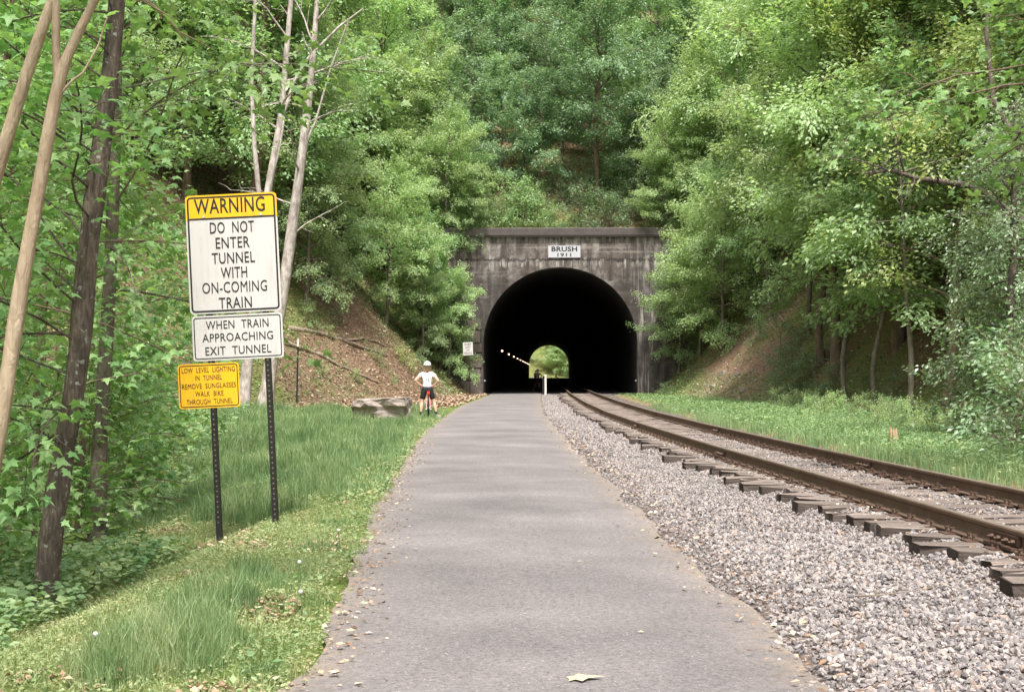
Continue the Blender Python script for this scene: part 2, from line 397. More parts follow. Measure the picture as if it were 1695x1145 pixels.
M['red'] = plain('red_paint', (.62, .05, .03), .35, var=.15)
M['pink'] = plain('pale_red_paint', (.70, .32, .30), .35, var=.15)
M['rubber'] = plain('tyre_rubber', (.02, .02, .02), .8, var=.2)
M['chrome'] = plain('bare_metal', (.5, .5, .5), .3, .9, var=.1)
M['dandelion'] = plain('seed_head', (.5, .5, .46), .9, var=.05)
M['pale_leaf'] = plain('pale_fallen_leaf', (.46, .40, .24), .8, var=.3, scale=20)
M['splinter'] = plain('splintered_wood', (.36, .26, .16), .85, var=.3, scale=14, bump=.8)
n = NT('lamp_glow'); M['lamp'] = n.done(n.n('Emission', Color=(1.0, .62, .38), Strength=4.0))

# ------------------------------------------------------------------ ground sheet
def lines(segs):
    out = []
    for a, b, s in segs: out += list(np.arange(a, b, s))
    return np.array(out + [segs[-1][1]])
xs = lines([(-260, -60, 10), (-60, -26, 2), (-26, -14, .8), (-14, 14, .4), (14, 26, .8), (26, 60, 2), (60, 260, 10)])
ys = lines([(-60, 0, 4), (0, 50, .4), (50, 95.2, .7), (95.2, 95.3, .1), (96.1, 125, 1.0), (125, 365, 6), (365, 372.2, 1.2), (372.6, 440, 3), (440, 600, 16)])
ys = np.unique(np.round(ys, 3))
gx, gy = np.meshgrid(xs, ys, indexing='ij'); zz = H(gx, gy)
tun = (gx > path_l(gy) - .3) & (gx < rail_l(gy) + 3.2) & (gy < 95.7)
zz = zz - np.where(tun, .05, 0)
nx, ny = len(xs), len(ys)
idx = np.arange(nx * ny).reshape(nx, ny)
fq = np.stack([idx[:-1, :-1], idx[1:, :-1], idx[1:, 1:], idx[:-1, 1:]], -1)
cx = (gx[:-1, :-1] + gx[1:, 1:]) / 2; cy = (gy[:-1, :-1] + gy[1:, 1:]) / 2
hole = (cx > -8.3) & (cx < 11.9) & (((cy > 95.3) & (cy < 96.1)) | ((cy > 371.2) & (cy < 373.0)))
fq = fq[~hole]
dd = poly_dist(gx, gy)
grass_w = np.clip(1 - sstep(.2, 3.2, dd + (fbm(gx, gy, 3, 20) - .5) * 3), 0, 1)
grass_w = np.where((gx < -4) & (gy > 52) & (gy < 96), grass_w * (1 - sstep(52, 60, gy + gx * .35 + 2)), grass_w)
grass_w = np.maximum(grass_w, .8 * sstep(.50, .62, fbm(gx, gy, 5, 24)) * (dd < 12))
grass_w = np.where((gx < -6.3) & (gy < 30), grass_w * .35, grass_w)
grass_w = np.where(gy > 372, .7, np.where(gy > 95.5, np.maximum(grass_w, .45 * sstep(.4, .6, fbm(gx, gy, 4, 26))), grass_w))
mound = np.exp(-(((gx - 9.6) / 2.6) ** 2 + ((gy - 76) / 7.5) ** 2)) * 1.5
u_ = gx - rail_l(gy) - GAUGE
tan_w = sstep(.3, .8, u_) * (1 - sstep(1.4, 2.6 + gy * .012, u_ + (fbm(gx, gy, 1.0, 33) - .5) * 1.4)) * .75 * (gy < 95)
dirt_w = np.maximum(tan_w, np.clip(mound * (.4 + fbm(gx, gy, 1.6, 30)), 0, 1) * (dd > .2))
me = mk_mesh('ground', np.stack([gx, gy, zz], -1).reshape(-1, 3), [fq.reshape(-1, 4)], {'grass': grass_w.ravel(), 'dirt': dirt_w.ravel()}, True)
tag(obj('ground', me, M['ground']), 'leaf strewn valley floor and wooded hillside', kind='structure')

# ------------------------------------------------------------------ path and ballast bed
def strip(name, fl, fr, y0, y1, step, ncol, zf, mat, lab, wob=.0, attrs=None):
    yy = np.arange(y0, y1 + step, step)
    L = fl(yy) + (fbm(yy, yy * 0 + 3, 1.3, 40) - .5) * wob; Rr = fr(yy) + (fbm(yy, yy * 0 + 9, 1.3, 44) - .5) * wob
    t = np.linspace(0, 1, ncol)
    X = L[:, None] + (Rr - L)[:, None] * t; Y = np.repeat(yy[:, None], ncol, 1); Z = zf(X, Y, t[None, :] + 0 * X)
    i = np.arange(len(yy) * ncol).reshape(len(yy), ncol)
    f = np.stack([i[:-1, :-1], i[:-1, 1:], i[1:, 1:], i[1:, :-1]], -1).reshape(-1, 4)
    a = {'edge': np.repeat((np.abs(t - .5)[None, :] * 2) ** 8, len(yy), 0).ravel()}
    return tag(obj(name, mk_mesh(name, np.stack([X, Y, Z], -1).reshape(-1, 3), [f], a, True), mat), lab, kind='structure')
strip('path', path_l, path_r, -30, 94.9, .3, 17, lambda X, Y, t: .012 + .035 * (1 - (2 * t - 1) ** 2) + (fbm(X, Y, .9, 50) - .5) * .012, M['path'], 'crushed stone path leading to the tunnel', .28)
def bz(X, Y):
    """top of the ballast"""
    rl = rail_l(Y); u = X - rl
    prof = np.interp(u, [-2.6, -1.5, -.78, -.5, -.2, .75, 1.3, 2.0, 2.5, 3.2], [.0, .0, -.03, .015, .08, .08, .085, .065, .02, -.03])
    return prof + (fbm(X, Y, .5, 53) - .5) * .05 * sstep(-2.2, -1.2, u)
strip('ballast_bed', lambda y: path_r(y) - .12, lambda y: rail_l(y) + 3.0, -30, 94.9, .25, 36, lambda X, Y, t: bz(X, Y) - .006, M['ballast'], 'bed of crushed stone ballast under the railroad', .15)
# ground inside the tunnel and beyond it
def flat(name, x0, x1, y0, y1, z, mat, lab):
    nn = 30; yy = np.linspace(y0, y1, nn); v = np.array([[x, y, z] for y in yy for x in (x0, x1)])
    f = [[2 * i, 2 * i + 1, 2 * i + 3, 2 * i + 2] for i in range(nn - 1)]
    return tag(obj(name, mk_mesh(name, v, [f]), mat), lab, kind='structure')
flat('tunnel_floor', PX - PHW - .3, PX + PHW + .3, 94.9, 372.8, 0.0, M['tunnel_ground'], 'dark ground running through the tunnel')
flat('tunnel_path', -3.7, -.25, 94.9, 372.8, .02, M['path'], 'stone path continuing through the dark tunnel')
flat('path_beyond', -3.9, .0, 372.8, 440, .03, M['path'], 'bright path beyond the far end of tunnel')

# ------------------------------------------------------------------ tunnel portal
SPR = 3.37                                                # spring line height
def arch(n=44, r=PHW):
    th = np.linspace(math.pi, 0, n)
    a = np.stack([r * np.cos(th), SPR + r * np.sin(th)], -1)
    return np.vstack([[[-r, -.3]], [[-r, SPR * .5]], a, [[r, SPR * .5]], [[r, -.3]]])
def headwall_mesh(xl, xr, top, thick, face=0.0):
    th = np.linspace(math.pi, 0, 60)
    ca = [math.atan2(top - SPR, xl), math.atan2(top - SPR, xr)]
    th = np.sort(np.concatenate([th, ca]))[::-1]
    inn = [(-PHW, -.3), (-PHW, SPR * .5)]; out = [(xl, -.3), (xl, SPR * .5)]
    for t in th:
        c, s = math.cos(t), math.sin(t); inn.append((PHW * c, SPR + PHW * s))
        k = min((xl / c if c < -1e-6 else 1e9), (xr / c if c > 1e-6 else 1e9), ((top - SPR) / s if s > 1e-6 else 1e9))
        out.append((c * k, SPR + s * k))
    inn += [(PHW, SPR * .5), (PHW, -.3)]; out += [(xr, SPR * .5), (xr, -.3)]
    m = len(inn); mb = MB()
    inn = np.array(inn); out = np.array(out); nl = 7
    for y, flip in ((face, False), (face + thick, True)):
        vv = []
        for k in range(nl):
            t = k / (nl - 1); p = inn * (1 - t) + out * t
            vv.append(np.stack([p[:, 0], np.full(m, y) + (0 if flip else .012 * (p[:, 1] - 0)), p[:, 1]], -1))
        vv = np.vstack(vv); f = []
        for k in range(nl - 1):
            for i in range(m - 1):
                q = [k * m + i, k * m + i + 1, (k + 1) * m + i + 1, (k + 1) * m + i]
                f.append(q if flip else q[::-1])
        mb.add(vv, f)
    for P, o_ in ((inn, False), (out, True)):
        v = np.vstack([np.stack([P[:, 0], np.full(m, face) + .012 * P[:, 1], P[:, 1]], -1), np.stack([P[:, 0], np.full(m, face + thick), P[:, 1]], -1)])
        mb.add(v, [[i, i + 1, m + i + 1, m + i] if not o_ else [i, m + i, m + i + 1, i + 1] for i in range(m - 1)])
    return mb.mesh('headwall')
def text_mesh(txt, size, wid=1.0, bold=.0, spacing=1.0, wordsp=1.0):
    c = bpy.data.curves.new('t', 'FONT'); c.body = txt; c.size = size; c.align_x = 'CENTER'; c.align_y = 'CENTER'
    c.offset = bold * size; c.space_character = spacing; c.space_word = wordsp; c.resolution_u = 3; c.extrude = .0006
    o = bpy.data.objects.new('t', c); COL.objects.link(o)
    dg = bpy.context.evaluated_depsgraph_get(); dg.update()
    me = bpy.data.meshes.new_from_object(o.evaluated_get(dg))
    bpy.data.objects.remove(o); bpy.data.curves.remove(c)
    v = np.empty(len(me.vertices) * 3, np.float32); me.vertices.foreach_get('co', v); v = v.reshape(-1, 3)
    v[:, 0] *= wid
    me.vertices.foreach_set('co', np.stack([v[:, 0], -v[:, 2], v[:, 1]], -1).ravel()); me.materials.clear(); me.update()
    return me
portal = thing('tunnel_portal', 'stained concrete tunnel portal with a round arch and a white date plaque', 'tunnel portal', (PX, PY, 0))
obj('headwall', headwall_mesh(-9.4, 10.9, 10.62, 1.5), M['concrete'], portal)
mb = MB()
cpx = np.linspace(-9.6, 11.1, 24)
for a, b in zip(cpx[:-1], cpx[1:]):
    pass
prof = [(-.12, 10.56), (-.12, 10.63), (-.16, 10.66), (-.16, 11.1), (-.08, 11.16), (1.6, 11.2), (1.6, 10.56)]
v = []
for k, x in enumerate(cpx):
    j = (vnoise(np.array([x]), np.array([2.0]), .9, 60)[0] - .5) * .05
    v += [(x, y, z + j) for y, z in prof]
m_ = len(prof); f = [[k * m_ + i, k * m_ + (i + 1) % m_, (k + 1) * m_ + (i + 1) % m_, (k + 1) * m_ + i] for k in range(len(cpx) - 1) for i in range(m_)]
mb.add(v, f); obj('coping', mb.mesh('coping'), M['coping'], portal)
pl = MB(); pl.box((.27, -.0, 9.56), (2.15, .10, .80)); plq = obj('plaque', pl.mesh('plaque'), M['plaque'], portal)
plq.location = (0, .075, 0)
# lining
a = arch(); yl = np.concatenate([[1.5], np.linspace(4, FAR - 2.0 - PY, 60)])
v = np.array([[p[0], y, p[1]] for y in yl for p in a]); m_ = len(a)
f = [[k * m_ + i, k * m_ + i + 1, (k + 1) * m_ + i + 1, (k + 1) * m_ + i] for k in range(len(yl) - 1) for i in range(m_ - 1)]
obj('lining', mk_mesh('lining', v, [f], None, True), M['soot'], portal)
# sooty first ring inside the arch mouth, recessed behind the headwall
far_portal = thing('tunnel_portal', 'far concrete tunnel mouth framing bright trees at the end', 'tunnel portal', (PX, FAR, 0), math.pi)
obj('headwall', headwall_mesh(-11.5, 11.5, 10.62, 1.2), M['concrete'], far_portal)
# eroded masonry at the left jamb
def rough_block(name, d, seed, amp=.08, cuts=2):
    bm = bmesh.new(); bmesh.ops.create_cube(bm, size=1.0); bmesh.ops.scale(bm, vec=d, verts=bm.verts)
    bmesh.ops.bevel(bm, geom=bm.edges[:], offset=min(d) * .06, segments=1, affect='EDGES')
    bmesh.ops.subdivide_edges(bm, edges=bm.edges[:], cuts=cuts, use_grid_fill=True)
    r = np.random.default_rng(seed)
    for vv in bm.verts:
        p = vv.co; q = (vnoise(np.array([p.x + p.z * .7 + seed]), np.array([p.y + p.z * .9]), .35, 70)[0] - .5) * 2 * amp
        nrm = p.normalized() if p.length else Vector((0, 0, 1)); vv.co += nrm * q + Vector(r.normal(0, amp * .12, 3))
    bmesh.ops.triangulate(bm, faces=bm.faces[:])
    me = bpy.data.meshes.new(name); bm.to_mesh(me); bm.free(); return me
zb = -.1; k = 0
for h_, w_ in ((1.0, 1.25), (.75, 1.0), (.95, 1.3), (.6, .95), (.8, 1.15), (.7, .9)):
    o = obj('stone_block', rough_block('stone_block', (w_, .9, h_), k + 3, .035, 2), M['masonry'], portal, (-5.28 - w_ / 2 + random.uniform(-.05, .03), .33 + random.uniform(-.04, .05), zb + h_ / 2)); o.rotation_euler = (R(random.uniform(-3, 3)), R(random.uniform(-5, 5)), R(random.uniform(-6, 6)))
    zb += h_ + random.uniform(.02, .13); k += 1
for sx in (-PHW + .1, PHW - .12):
    mb = MB(); mb.tube([(0, 0, 0), (0, -.03, 0)], [.05, .05], 10, True); obj('reflector', mb.mesh('reflector'), M['bolt'], portal, (sx, -.0 if sx < 0 else .0, .95))
# lamps along the left wall
for i in range(10):
    y = 131 + 24.5 * i
    t = thing('tunnel_lamp', 'small glowing lamp on the dark left tunnel wall', 'lamp', (PX - PHW + .08, y, 3.5), 0, 'lamps along the tunnel wall')
    mb = MB(); mb.box((-.02, 0, .1), (.16, .3, .08)); mb.box((-.07, 0, 0), (.06, .3, .24)); obj('housing', mb.mesh('housing'), M['post'], t)
    mb = MB(); th = np.linspace(.01, math.pi - .01, 7); mb.tube(np.stack([0 * th, 0 * th, -.08 * np.cos(th)], -1) + np.array([.1, 0, -.03]), .08 * np.sin(th), 10); obj('bulb', mb.mesh('bulb', True), M['lamp'], t)
# fence between path and track inside the tunnel
fn = thing('tunnel_fence', 'dark post and rail fence between path and track inside the tunnel', 'fence', (-.12, 97.2, 0))
for i in range(24):
    mb = MB(); mb.box((0, i * 2.4, .55), (.12, .12, 1.1)); obj('fence_post', mb.mesh('fence_post'), M['post'], fn)
for z in (.35, .7, 1.05):
    mb = MB(); mb.box((.075, 27.6, z), (.03, 55.2, .12)); obj('fence_rail', mb.mesh('fence_rail'), M['post'], fn)
t = thing('marker_post', 'thin white post at the tunnel mouth beside the gravel', 'post', (.04, 93.2, -.02))
mb = MB(); mb.box((0, 0, .62), (.13, .09, 1.24)); obj('shaft', mb.mesh('shaft'), M['white_post'], t)
mb = MB(); mb.box((0, -.0, 1.3), (.16, .11, .14)); obj('cap', mb.mesh('cap'), M['white_post'], t)

# ------------------------------------------------------------------ railroad track
track = thing('railroad_track', 'rusty single railroad track on weathered wooden ties curving into the tunnel', 'railroad', (0, 0, 0))
prof = np.array([(-.07, 0), (.07, 0), (.07, .012), (.016, .03), (.009, .05), (.009, .115), (.034, .132), (.037, .158), (.03, .170), (.0, .172), (-.03, .170), (-.037, .158), (-.034, .132), (-.009, .115), (-.009, .05), (-.016, .03), (-.07, .012)])
def rail_mesh(off):
    yy = np.concatenate([np.arange(-12, 100, .5), np.arange(100, 372, 8)])
    x = rail_l(np.minimum(yy, 119)) + off
    v = np.concatenate([np.stack([x[:, None] + prof[None, :, 0], np.repeat(yy[:, None], len(prof), 1), ZTIE + .012 + np.repeat(prof[None, :, 1], len(yy), 0)], -1).reshape(-1, 3)])
    m = len(prof); f = [[k * m + i, (k + 1) * m + i, (k + 1) * m + (i + 1) % m, k * m + (i + 1) % m] for k in range(len(yy) - 1) for i in range(m)]
    me = mk_mesh('rail', v, [f]); me.materials.append(M['rail']); me.materials.append(M['rail_top'])
    mi = np.zeros(len(f), np.int32); mi[np.isin(np.arange(len(f)) % m, [8, 9])] = 1
    me.polygons.foreach_set('material_index', mi)
    return me
railA = obj('rail', rail_mesh(0.0), None, track); railB = obj('rail', rail_mesh(GAUGE), None, track)
jb = MB()
for s in (-1, 1):
    jb.add([(s * .012, y, z) for y in (-.31, .31) for z in (.02, .122)] + [(s * .034, y, z) for y in (-.31, .31) for z in (.045, .112)], [[4, 5, 7, 6], [0, 1, 5, 4], [2, 6, 7, 3], [1, 3, 7, 5], [0, 4, 6, 2]])
    jb.box((s * .05, 0, .022), (.075, .60, .022)); jb.box((s * .026, 0, .116), (.03, .615, .016))
jbm = jb.mesh('joint_bar')
bt = MB(); bt.tube([(0, 0, 0), (.0, 0, 0), (1, 0, 0)][1:], [.019, .019], 6, True); 
bb = MB(); bb.tube([(-.03, 0, 0), (.012, 0, 0)], [.021, .021], 6, True); bb.tube([(-.05, 0, 0), (-.03, 0, 0)], [.011, .011], 6, True); btm = bb.mesh('bolt')
for rl_, off, ys_ in ((railA, 0.0, (11.35, 23.2, 35.1, 47, 58.9)), (railB, GAUGE, (8.6, 20.4, 32.3, 44.2, 56, 68))):
    for y in ys_:
        x = float(rail_l(y)) + off; ang = -math.atan((float(rail_l(y + .5)) - float(rail_l(y - .5))))
        o = obj('joint_bar', jbm, M['rust_dark'], rl_, (x, y, ZTIE + .012)); o.rotation_euler = (0, 0, ang)
        if y < 36:
            for dy in (-.24, -.1, .06, .2):
                b = obj('bolt', btm, M['rust_dark'], rl_, (x - .04 - math.sin(ang) * dy, y + dy, ZTIE + .012 + .075)); b.rotation_euler = (0, 0, ang)
# ties
def tie_mesh(seed):
    r = np.random.default_rng(seed)
    bm = bmesh.new(); bmesh.ops.create_cube(bm, size=1.0); bmesh.ops.scale(bm, vec=(2.6, .225, .18), verts=bm.verts)
    bmesh.ops.subdivide_edges(bm, edges=[e for e in bm.edges if abs(e.verts[0].co.x - e.verts[1].co.x) > 1], cuts=9)
    bmesh.ops.bevel(bm, geom=[e for e in bm.edges if abs(e.verts[0].co.z - e.verts[1].co.z) < .01 and e.verts[0].co.z > 0 and abs(e.verts[0].co.y - e.verts[1].co.y) < .01], offset=.014, segments=1, affect='EDGES')
    for vv in bm.verts:
        e = 2.2 if abs(vv.co.x) > 1.25 else 1
        vv.co.y += r.normal(0, .007) * e; vv.co.z += r.normal(0, .004) * e
        if abs(vv.co.x) > 1.28: vv.co.x += r.normal(0, .012)
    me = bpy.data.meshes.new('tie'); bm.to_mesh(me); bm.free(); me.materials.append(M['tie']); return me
ties = [tie_mesh(i) for i in range(8)]
pm = MB(); pm.box((0, 0, .006), (.33, .19, .012))
for sx, sy in ((-.1, .06), (.1, -.06), (-.1, -.06), (.1, .06)):
    pm.box((sx, sy, .03), (.017, .017, .05)); pm.box((sx * .93, sy, .056), (.036, .03, .014))
platem = pm.mesh('tie_plate'); platem.materials.append(M['rust_dark'])
an = MB(); an.box((0, 0, .0), (.10, .035, .05)); an.box((.035, 0, .035), (.035, .05, .04)); an.box((-.04, 0, .02), (.03, .045, .03)); anm = an.mesh('rail_anchor'); anm.materials.append(M['rust_dark'])
y = 3.2; k = 0
while y < 94.5:
    x = float(rail_l(y)) + GAUGE / 2; ang = -math.atan(float(rail_l(y + .5) - rail_l(y - .5)))
    t = obj('tie', ties[k % 8], None, track, (x + random.gauss(0, .09) - .02, y, ZTIE - .09 + random.gauss(0, .006)))
    t.rotation_euler = (R(random.gauss(0, .8)), R(random.gauss(0, .35)), ang + R(random.gauss(0, 1.6)))
    if y < 34:
        for off in (0, GAUGE):
            p = obj('tie_plate', platem, None, t)
            p.matrix_parent_inverse = t.matrix_basis.inverted()
            p.location = (float(rail_l(y)) + off, y, ZTIE + .004); p.rotation_euler = (0, 0, ang)
        if random.random() < .7:
            a_ = obj('rail_anchor', anm, None, railB, (float(rail_l(y)) + GAUGE - .085, y + .15, ZTIE + .02)); a_.rotation_euler = (0, 0, ang)
    y += .535 + random.gauss(0, .03); k += 1

# ballast stones: loose crushed rock nobody could count
def stones(name, n_, x0f, x1f, ya, yb, s0, s1, shape, seed, keep=None, sink=.25, z=bz, lab='loose pale crushed stones'):
    r = np.random.default_rng(seed)
    Y = ya + (yb - ya) * r.random(n_); X = x0f(Y) + (x1f(Y) - x0f(Y)) * r.random(n_)
    if keep is not None:
        m = keep(X, Y, r); X = X[m]; Y = Y[m]
    n_ = len(X); S = s0 + (s1 - s0) * r.random(n_) ** 1.6
    if shape == 'ico':
        ph = (1 + 5 ** .5) / 2
        b = np.array([(-1, ph, 0), (1, ph, 0), (-1, -ph, 0), (1, -ph, 0), (0, -1, ph), (0, 1, ph), (0, -1, -ph), (0, 1, -ph), (ph, 0, -1), (ph, 0, 1), (-ph, 0, -1), (-ph, 0, 1)]) / 1.9
        fa = np.array([(0, 11, 5), (0, 5, 1), (0, 1, 7), (0, 7, 10), (0, 10, 11), (1, 5, 9), (5, 11, 4), (11, 10, 2), (10, 7, 6), (7, 1, 8), (3, 9, 4), (3, 4, 2), (3, 2, 6), (3, 6, 8), (3, 8, 9), (4, 9, 5), (2, 4, 11), (6, 2, 10), (8, 6, 7), (9, 8, 1)])
    else:
        b = np.array([(1, 0, 0), (-1, 0, 0), (0, 1, 0), (0, -1, 0), (0, 0, 1), (0, 0, -1)], float)
        fa = np.array([(0, 2, 4), (2, 1, 4), (1, 3, 4), (3, 0, 4), (2, 0, 5), (1, 2, 5), (3, 1, 5), (0, 3, 5)])
    V = b[None] * (1 + r.normal(0, .2, (n_, len(b), 1)))
    V = V * (np.array([1, .75, .55])[None, None] * (1 + r.normal(0, .15, (n_, 1, 3))))
    q = r.normal(0, 1, (n_, 4)); q /= np.linalg.norm(q, axis=1)[:, None]; a_, b_, c_, d_ = q.T
    Rm = np.stack([np.stack([1 - 2 * (c_ * c_ + d_ * d_), 2 * (b_ * c_ - a_ * d_), 2 * (b_ * d_ + a_ * c_)], -1), np.stack([2 * (b_ * c_ + a_ * d_), 1 - 2 * (b_ * b_ + d_ * d_), 2 * (c_ * d_ - a_ * b_)], -1), np.stack([2 * (b_ * d_ - a_ * c_), 2 * (c_ * d_ + a_ * b_), 1 - 2 * (b_ * b_ + c_ * c_)], -1)], 1)
    V = np.einsum('nij,nkj->nki', Rm, V) * S[:, None, None]
    V += np.stack([X, Y, z(X, Y) + S * sink], -1)[:, None, :]
    Fc = (fa[None] + (np.arange(n_) * len(b))[:, None, None]).reshape(-1, 3)
    return tag(obj(name, mk_mesh(name, V.reshape(-1, 3), [Fc], {'rnd': np.repeat(r.random(n_), len(b))}), M['stone']), lab, kind='stuff')
def keep_edge(X, Y, r): return r.random(len(X)) < sstep(-.3, .6, X - path_r(Y) - (fbm(X, Y, .6, 80) - .5) * .8) * .96 + .04 * sstep(-.6, -.2, X - path_r(Y))
left_lim = lambda y: path_r(y) - .6
shoulder = lambda y: rail_l(y) - .1
stones('ballast_gravel', 24000, left_lim, lambda y: np.minimum(rail_l(y) + .1, .37 * y + .35), 5.2, 13.5, .009, .027, 'ico', 11, keep_edge, lab='loose pale crushed stones spread between path and near rail')
stones('ballast_gravel', 26000, left_lim, shoulder, 13.5, 25, .012, .03, 'oct', 12, keep_edge, lab='loose pale crushed stones beside the middle stretch of track')
stones('ballast_gravel', 16000, left_lim, shoulder, 25, 48, .018, .04, 'oct', 13, keep_edge, lab='loose pale crushed stones beside the distant stretch of track')
stones('path_grit', 5000, lambda y: path_l(y) + .05, lambda y: path_r(y) + .3, 5.2, 16, .003, .009, 'oct', 16, lambda X, Y, r: r.random(len(X)) < .12 + .6 * np.abs((X - path_l(Y)) / (path_r(Y) - path_l(Y)) * 2 - 1) ** 4, .2, lambda X, Y: 0 * X + .035, 'fine loose grit scattered over the near path')
stones('ballast_gravel', 14000, lambda y: path_r(y) + .05, lambda y: rail_l(y) - .5, 46, 94, .025, .05, 'oct', 15, lab='loose pale crushed stones in front of the tunnel mouth')
stones('ballast_gravel', 16000, lambda y: rail_l(y), lambda y: rail_l(y) + 2.6, 9.0, 34, .013, .032, 'oct', 14, lambda X, Y, r: np.abs(X - rail_l(Y) - .75) < 2.2, lab='dark gravel lying between the rails')

# ------------------------------------------------------------------ signs
def rrect(w_, h_, r, n=5):
    p = []
    for cx_, cz_, a0 in ((w_ / 2 - r, h_ / 2 - r, 0), (-w_ / 2 + r, h_ / 2 - r, 90), (-w_ / 2 + r, -h_ / 2 + r, 180), (w_ / 2 - r, -h_ / 2 + r, 270)):
        for i in range(n): a_ = R(a0 + 90 * i / (n - 1)); p.append((cx_ + r * math.cos(a_), cz_ + r * math.sin(a_)))
    return p
def plate_mesh(pts, y0, y1):
    bm = bmesh.new(); a_ = [bm.verts.new((x, y0, z)) for x, z in pts]; b_ = [bm.verts.new((x, y1, z)) for x, z in pts]
    bm.faces.new(a_); bm.faces.new(b_[::-1]); n_ = len(pts)
    for i in range(n_): bm.faces.new((a_[i], b_[i], b_[(i + 1) % n_], a_[(i + 1) % n_]))
    bmesh.ops.recalc_face_normals(bm, faces=bm.faces[:])
    me = bpy.data.meshes.new('plate'); bm.to_mesh(me); bm.free(); return me
def ring_mesh(w_, h_, r, t_, y):
    o_ = rrect(w_, h_, r); i_ = rrect(w_ - 2 * t_, h_ - 2 * t_, max(r - t_, .004)); n_ = len(o_)
    v = [(x, y, z) for x, z in o_] + [(x, y, z) for x, z in i_]
    return mk_mesh('border', v, [[[k, n_ + k, n_ + (k + 1) % n_, (k + 1) % n_] for k in range(n_)]])
def fit_text(txt, cap, width, parent, x, z, y, bold=.012, wordsp=1.0):
    me = text_mesh(txt, 1.0, 1.0, bold, 1.06, wordsp)
    v = np.empty(len(me.vertices) * 3, np.float32); me.vertices.foreach_get('co', v); v = v.reshape(-1, 3)
    lo, hi = v.min(0), v.max(0)
    v[:, 0] = (v[:, 0] - (lo[0] + hi[0]) / 2) * width / (hi[0] - lo[0]); v[:, 2] = (v[:, 2] - (lo[2] + hi[2]) / 2) * cap / (hi[2] - lo[2])
    me.vertices.foreach_set('co', v.ravel()); me.update()
    # one mesh per word: split where the gap between letters is wide
    rng_ = sorted((min(v[i, 0] for i in p_.vertices), max(v[i, 0] for i in p_.vertices), p_.index) for p_ in me.polygons)
    words = []; hi_ = -1e9
    for a_, b_, i_ in rng_:
        if a_ - hi_ > cap * .38: words.append([])
        words[-1].append(i_); hi_ = max(hi_, b_)
    if len(words) == 1: return obj('lettering', me, M['sign_black'], parent, (x, y, z))
    for wds in words:
        fc = [tuple(me.polygons[i_].vertices) for i_ in wds]; ids = sorted({i_ for f_ in fc for i_ in f_}); mp = {a_: b_ for b_, a_ in enumerate(ids)}
        m2 = bpy.data.meshes.new('lettering'); m2.from_pydata([tuple(v[i_]) for i_ in ids], [], [[mp[i_] for i_ in f_] for f_ in fc]); obj('lettering', m2, M['sign_black'], parent, (x, y, z))
def post_part(parent, x, z0, z1, wd=.056, y=.034):
    mb = MB(); mb.box((x, y, (z0 + z1) / 2), (wd, wd, z1 - z0)); p = obj('post', mb.mesh('post'), M['post'], parent)
    mb = MB()
    for z in np.arange(max(z0, 0) + .05, z1 - .02, .0508): mb.tube([(x, y - wd / 2 - .0006, z), (x, y - wd / 2 + .001, z)], [.0085, .0085], 6, True)
    tag(obj('perforation', mb.mesh('perforation'), M['hole'], p), kind='stuff'); return p
SGN = 14.0
S = thing('warning_sign', 'large white and yellow tunnel warning sign with three panels on two dark perforated posts', 'sign', (-2.66, 14.0, .0))
S.rotation_euler = (0, -.05, R(1.5))
post_part(S, 0.0, -.15, 3.2); post_part(S, -.56, -.45, 3.2)
x1, z1 = -.29, 2.695
P1 = obj('panel', plate_mesh(rrect(.905, 1.175, .04), 0, .003), M['white_sign'], S, (x1, 0, z1)); P1['label'] = 'tall white panel with a yellow warning header'
hd = rrect(.905, 1.175, .04); hp_ = [p for p in hd if p[1] > 0]
hdr = [(.4525, .345)] + hp_[:5] + hp_[5:] + [(-.4525, .345)]
obj('header', plate_mesh(hdr, -.0016, -.0002), M['yellow_sign'], P1)
obj('border', ring_mesh(.872, 1.142, .038, .017, -.0028), M['sign_black'], P1)
mb = MB(); mb.box((0, -.0024, .352), (.85, .0012, .016)); obj('divider', mb.mesh('divider'), M['sign_black'], P1)
K = 14.0 / F_PX
for txt, py, cap, wd, bo in (('WARNING', 335, .150, .70, .012), ('DO  NOT', 371.5, .112, .437, .004), ('ENTER', 397, .108, .335, .004), ('TUNNEL', 422.5, .108, .425, .004), ('WITH', 447, .108, .26, .004), ('ON-COMING', 471, .108, .64, .0), ('TRAIN', 497, .108, .325, .004)):
    fit_text(txt, cap, wd, P1, .0 if py > 340 else -.015, (415 - py) * K, -.0032, bo)
for sx in (-.275, .29):
    mb = MB(); mb.tube([(sx, -.001, .372), (sx, -.010, .372)], [.014, .012], 10, True); obj('bolt', mb.mesh('bolt'), M['bolt'], P1)
P2 = obj('panel', plate_mesh(rrect(.895, .445, .03), 0, .003), M['white_sign'], S, (-.283, 0, 1.866)); P2['label'] = 'wide white panel about an approaching train'
obj('border', ring_mesh(.862, .412, .028, .010, -.0016), M['sign_black'], P2)
for txt, py, wd in (('WHEN  TRAIN', 532, .62), ('APPROACHING', 553, .70), ('EXIT  TUNNEL', 575, .65)):
    fit_text(txt, .082, wd, P2, 0, (553.5 - py) * K, -.0022, .003)
P3 = obj('panel', plate_mesh(rrect(.605, .44, .03), 0, .003), M['yellow_sign'], S, (-.589, 0, 1.399)); P3['label'] = 'small yellow panel about low level lighting'
obj('border', ring_mesh(.578, .413, .028, .009, -.0016), M['sign_black'], P3)
for txt, py, wd in (('LOW  LEVEL  LIGHTING', 606.5, .525), ('IN  TUNNEL', 619.5, .262), ('REMOVE  SUNGLASSES', 633, .535), ('WALK  BIKE', 646, .28), ('THROUGH  TUNNEL', 659, .455)):
    fit_text(txt, .05, wd, P3, 0, (633 - py) * K, -.0022, .0)
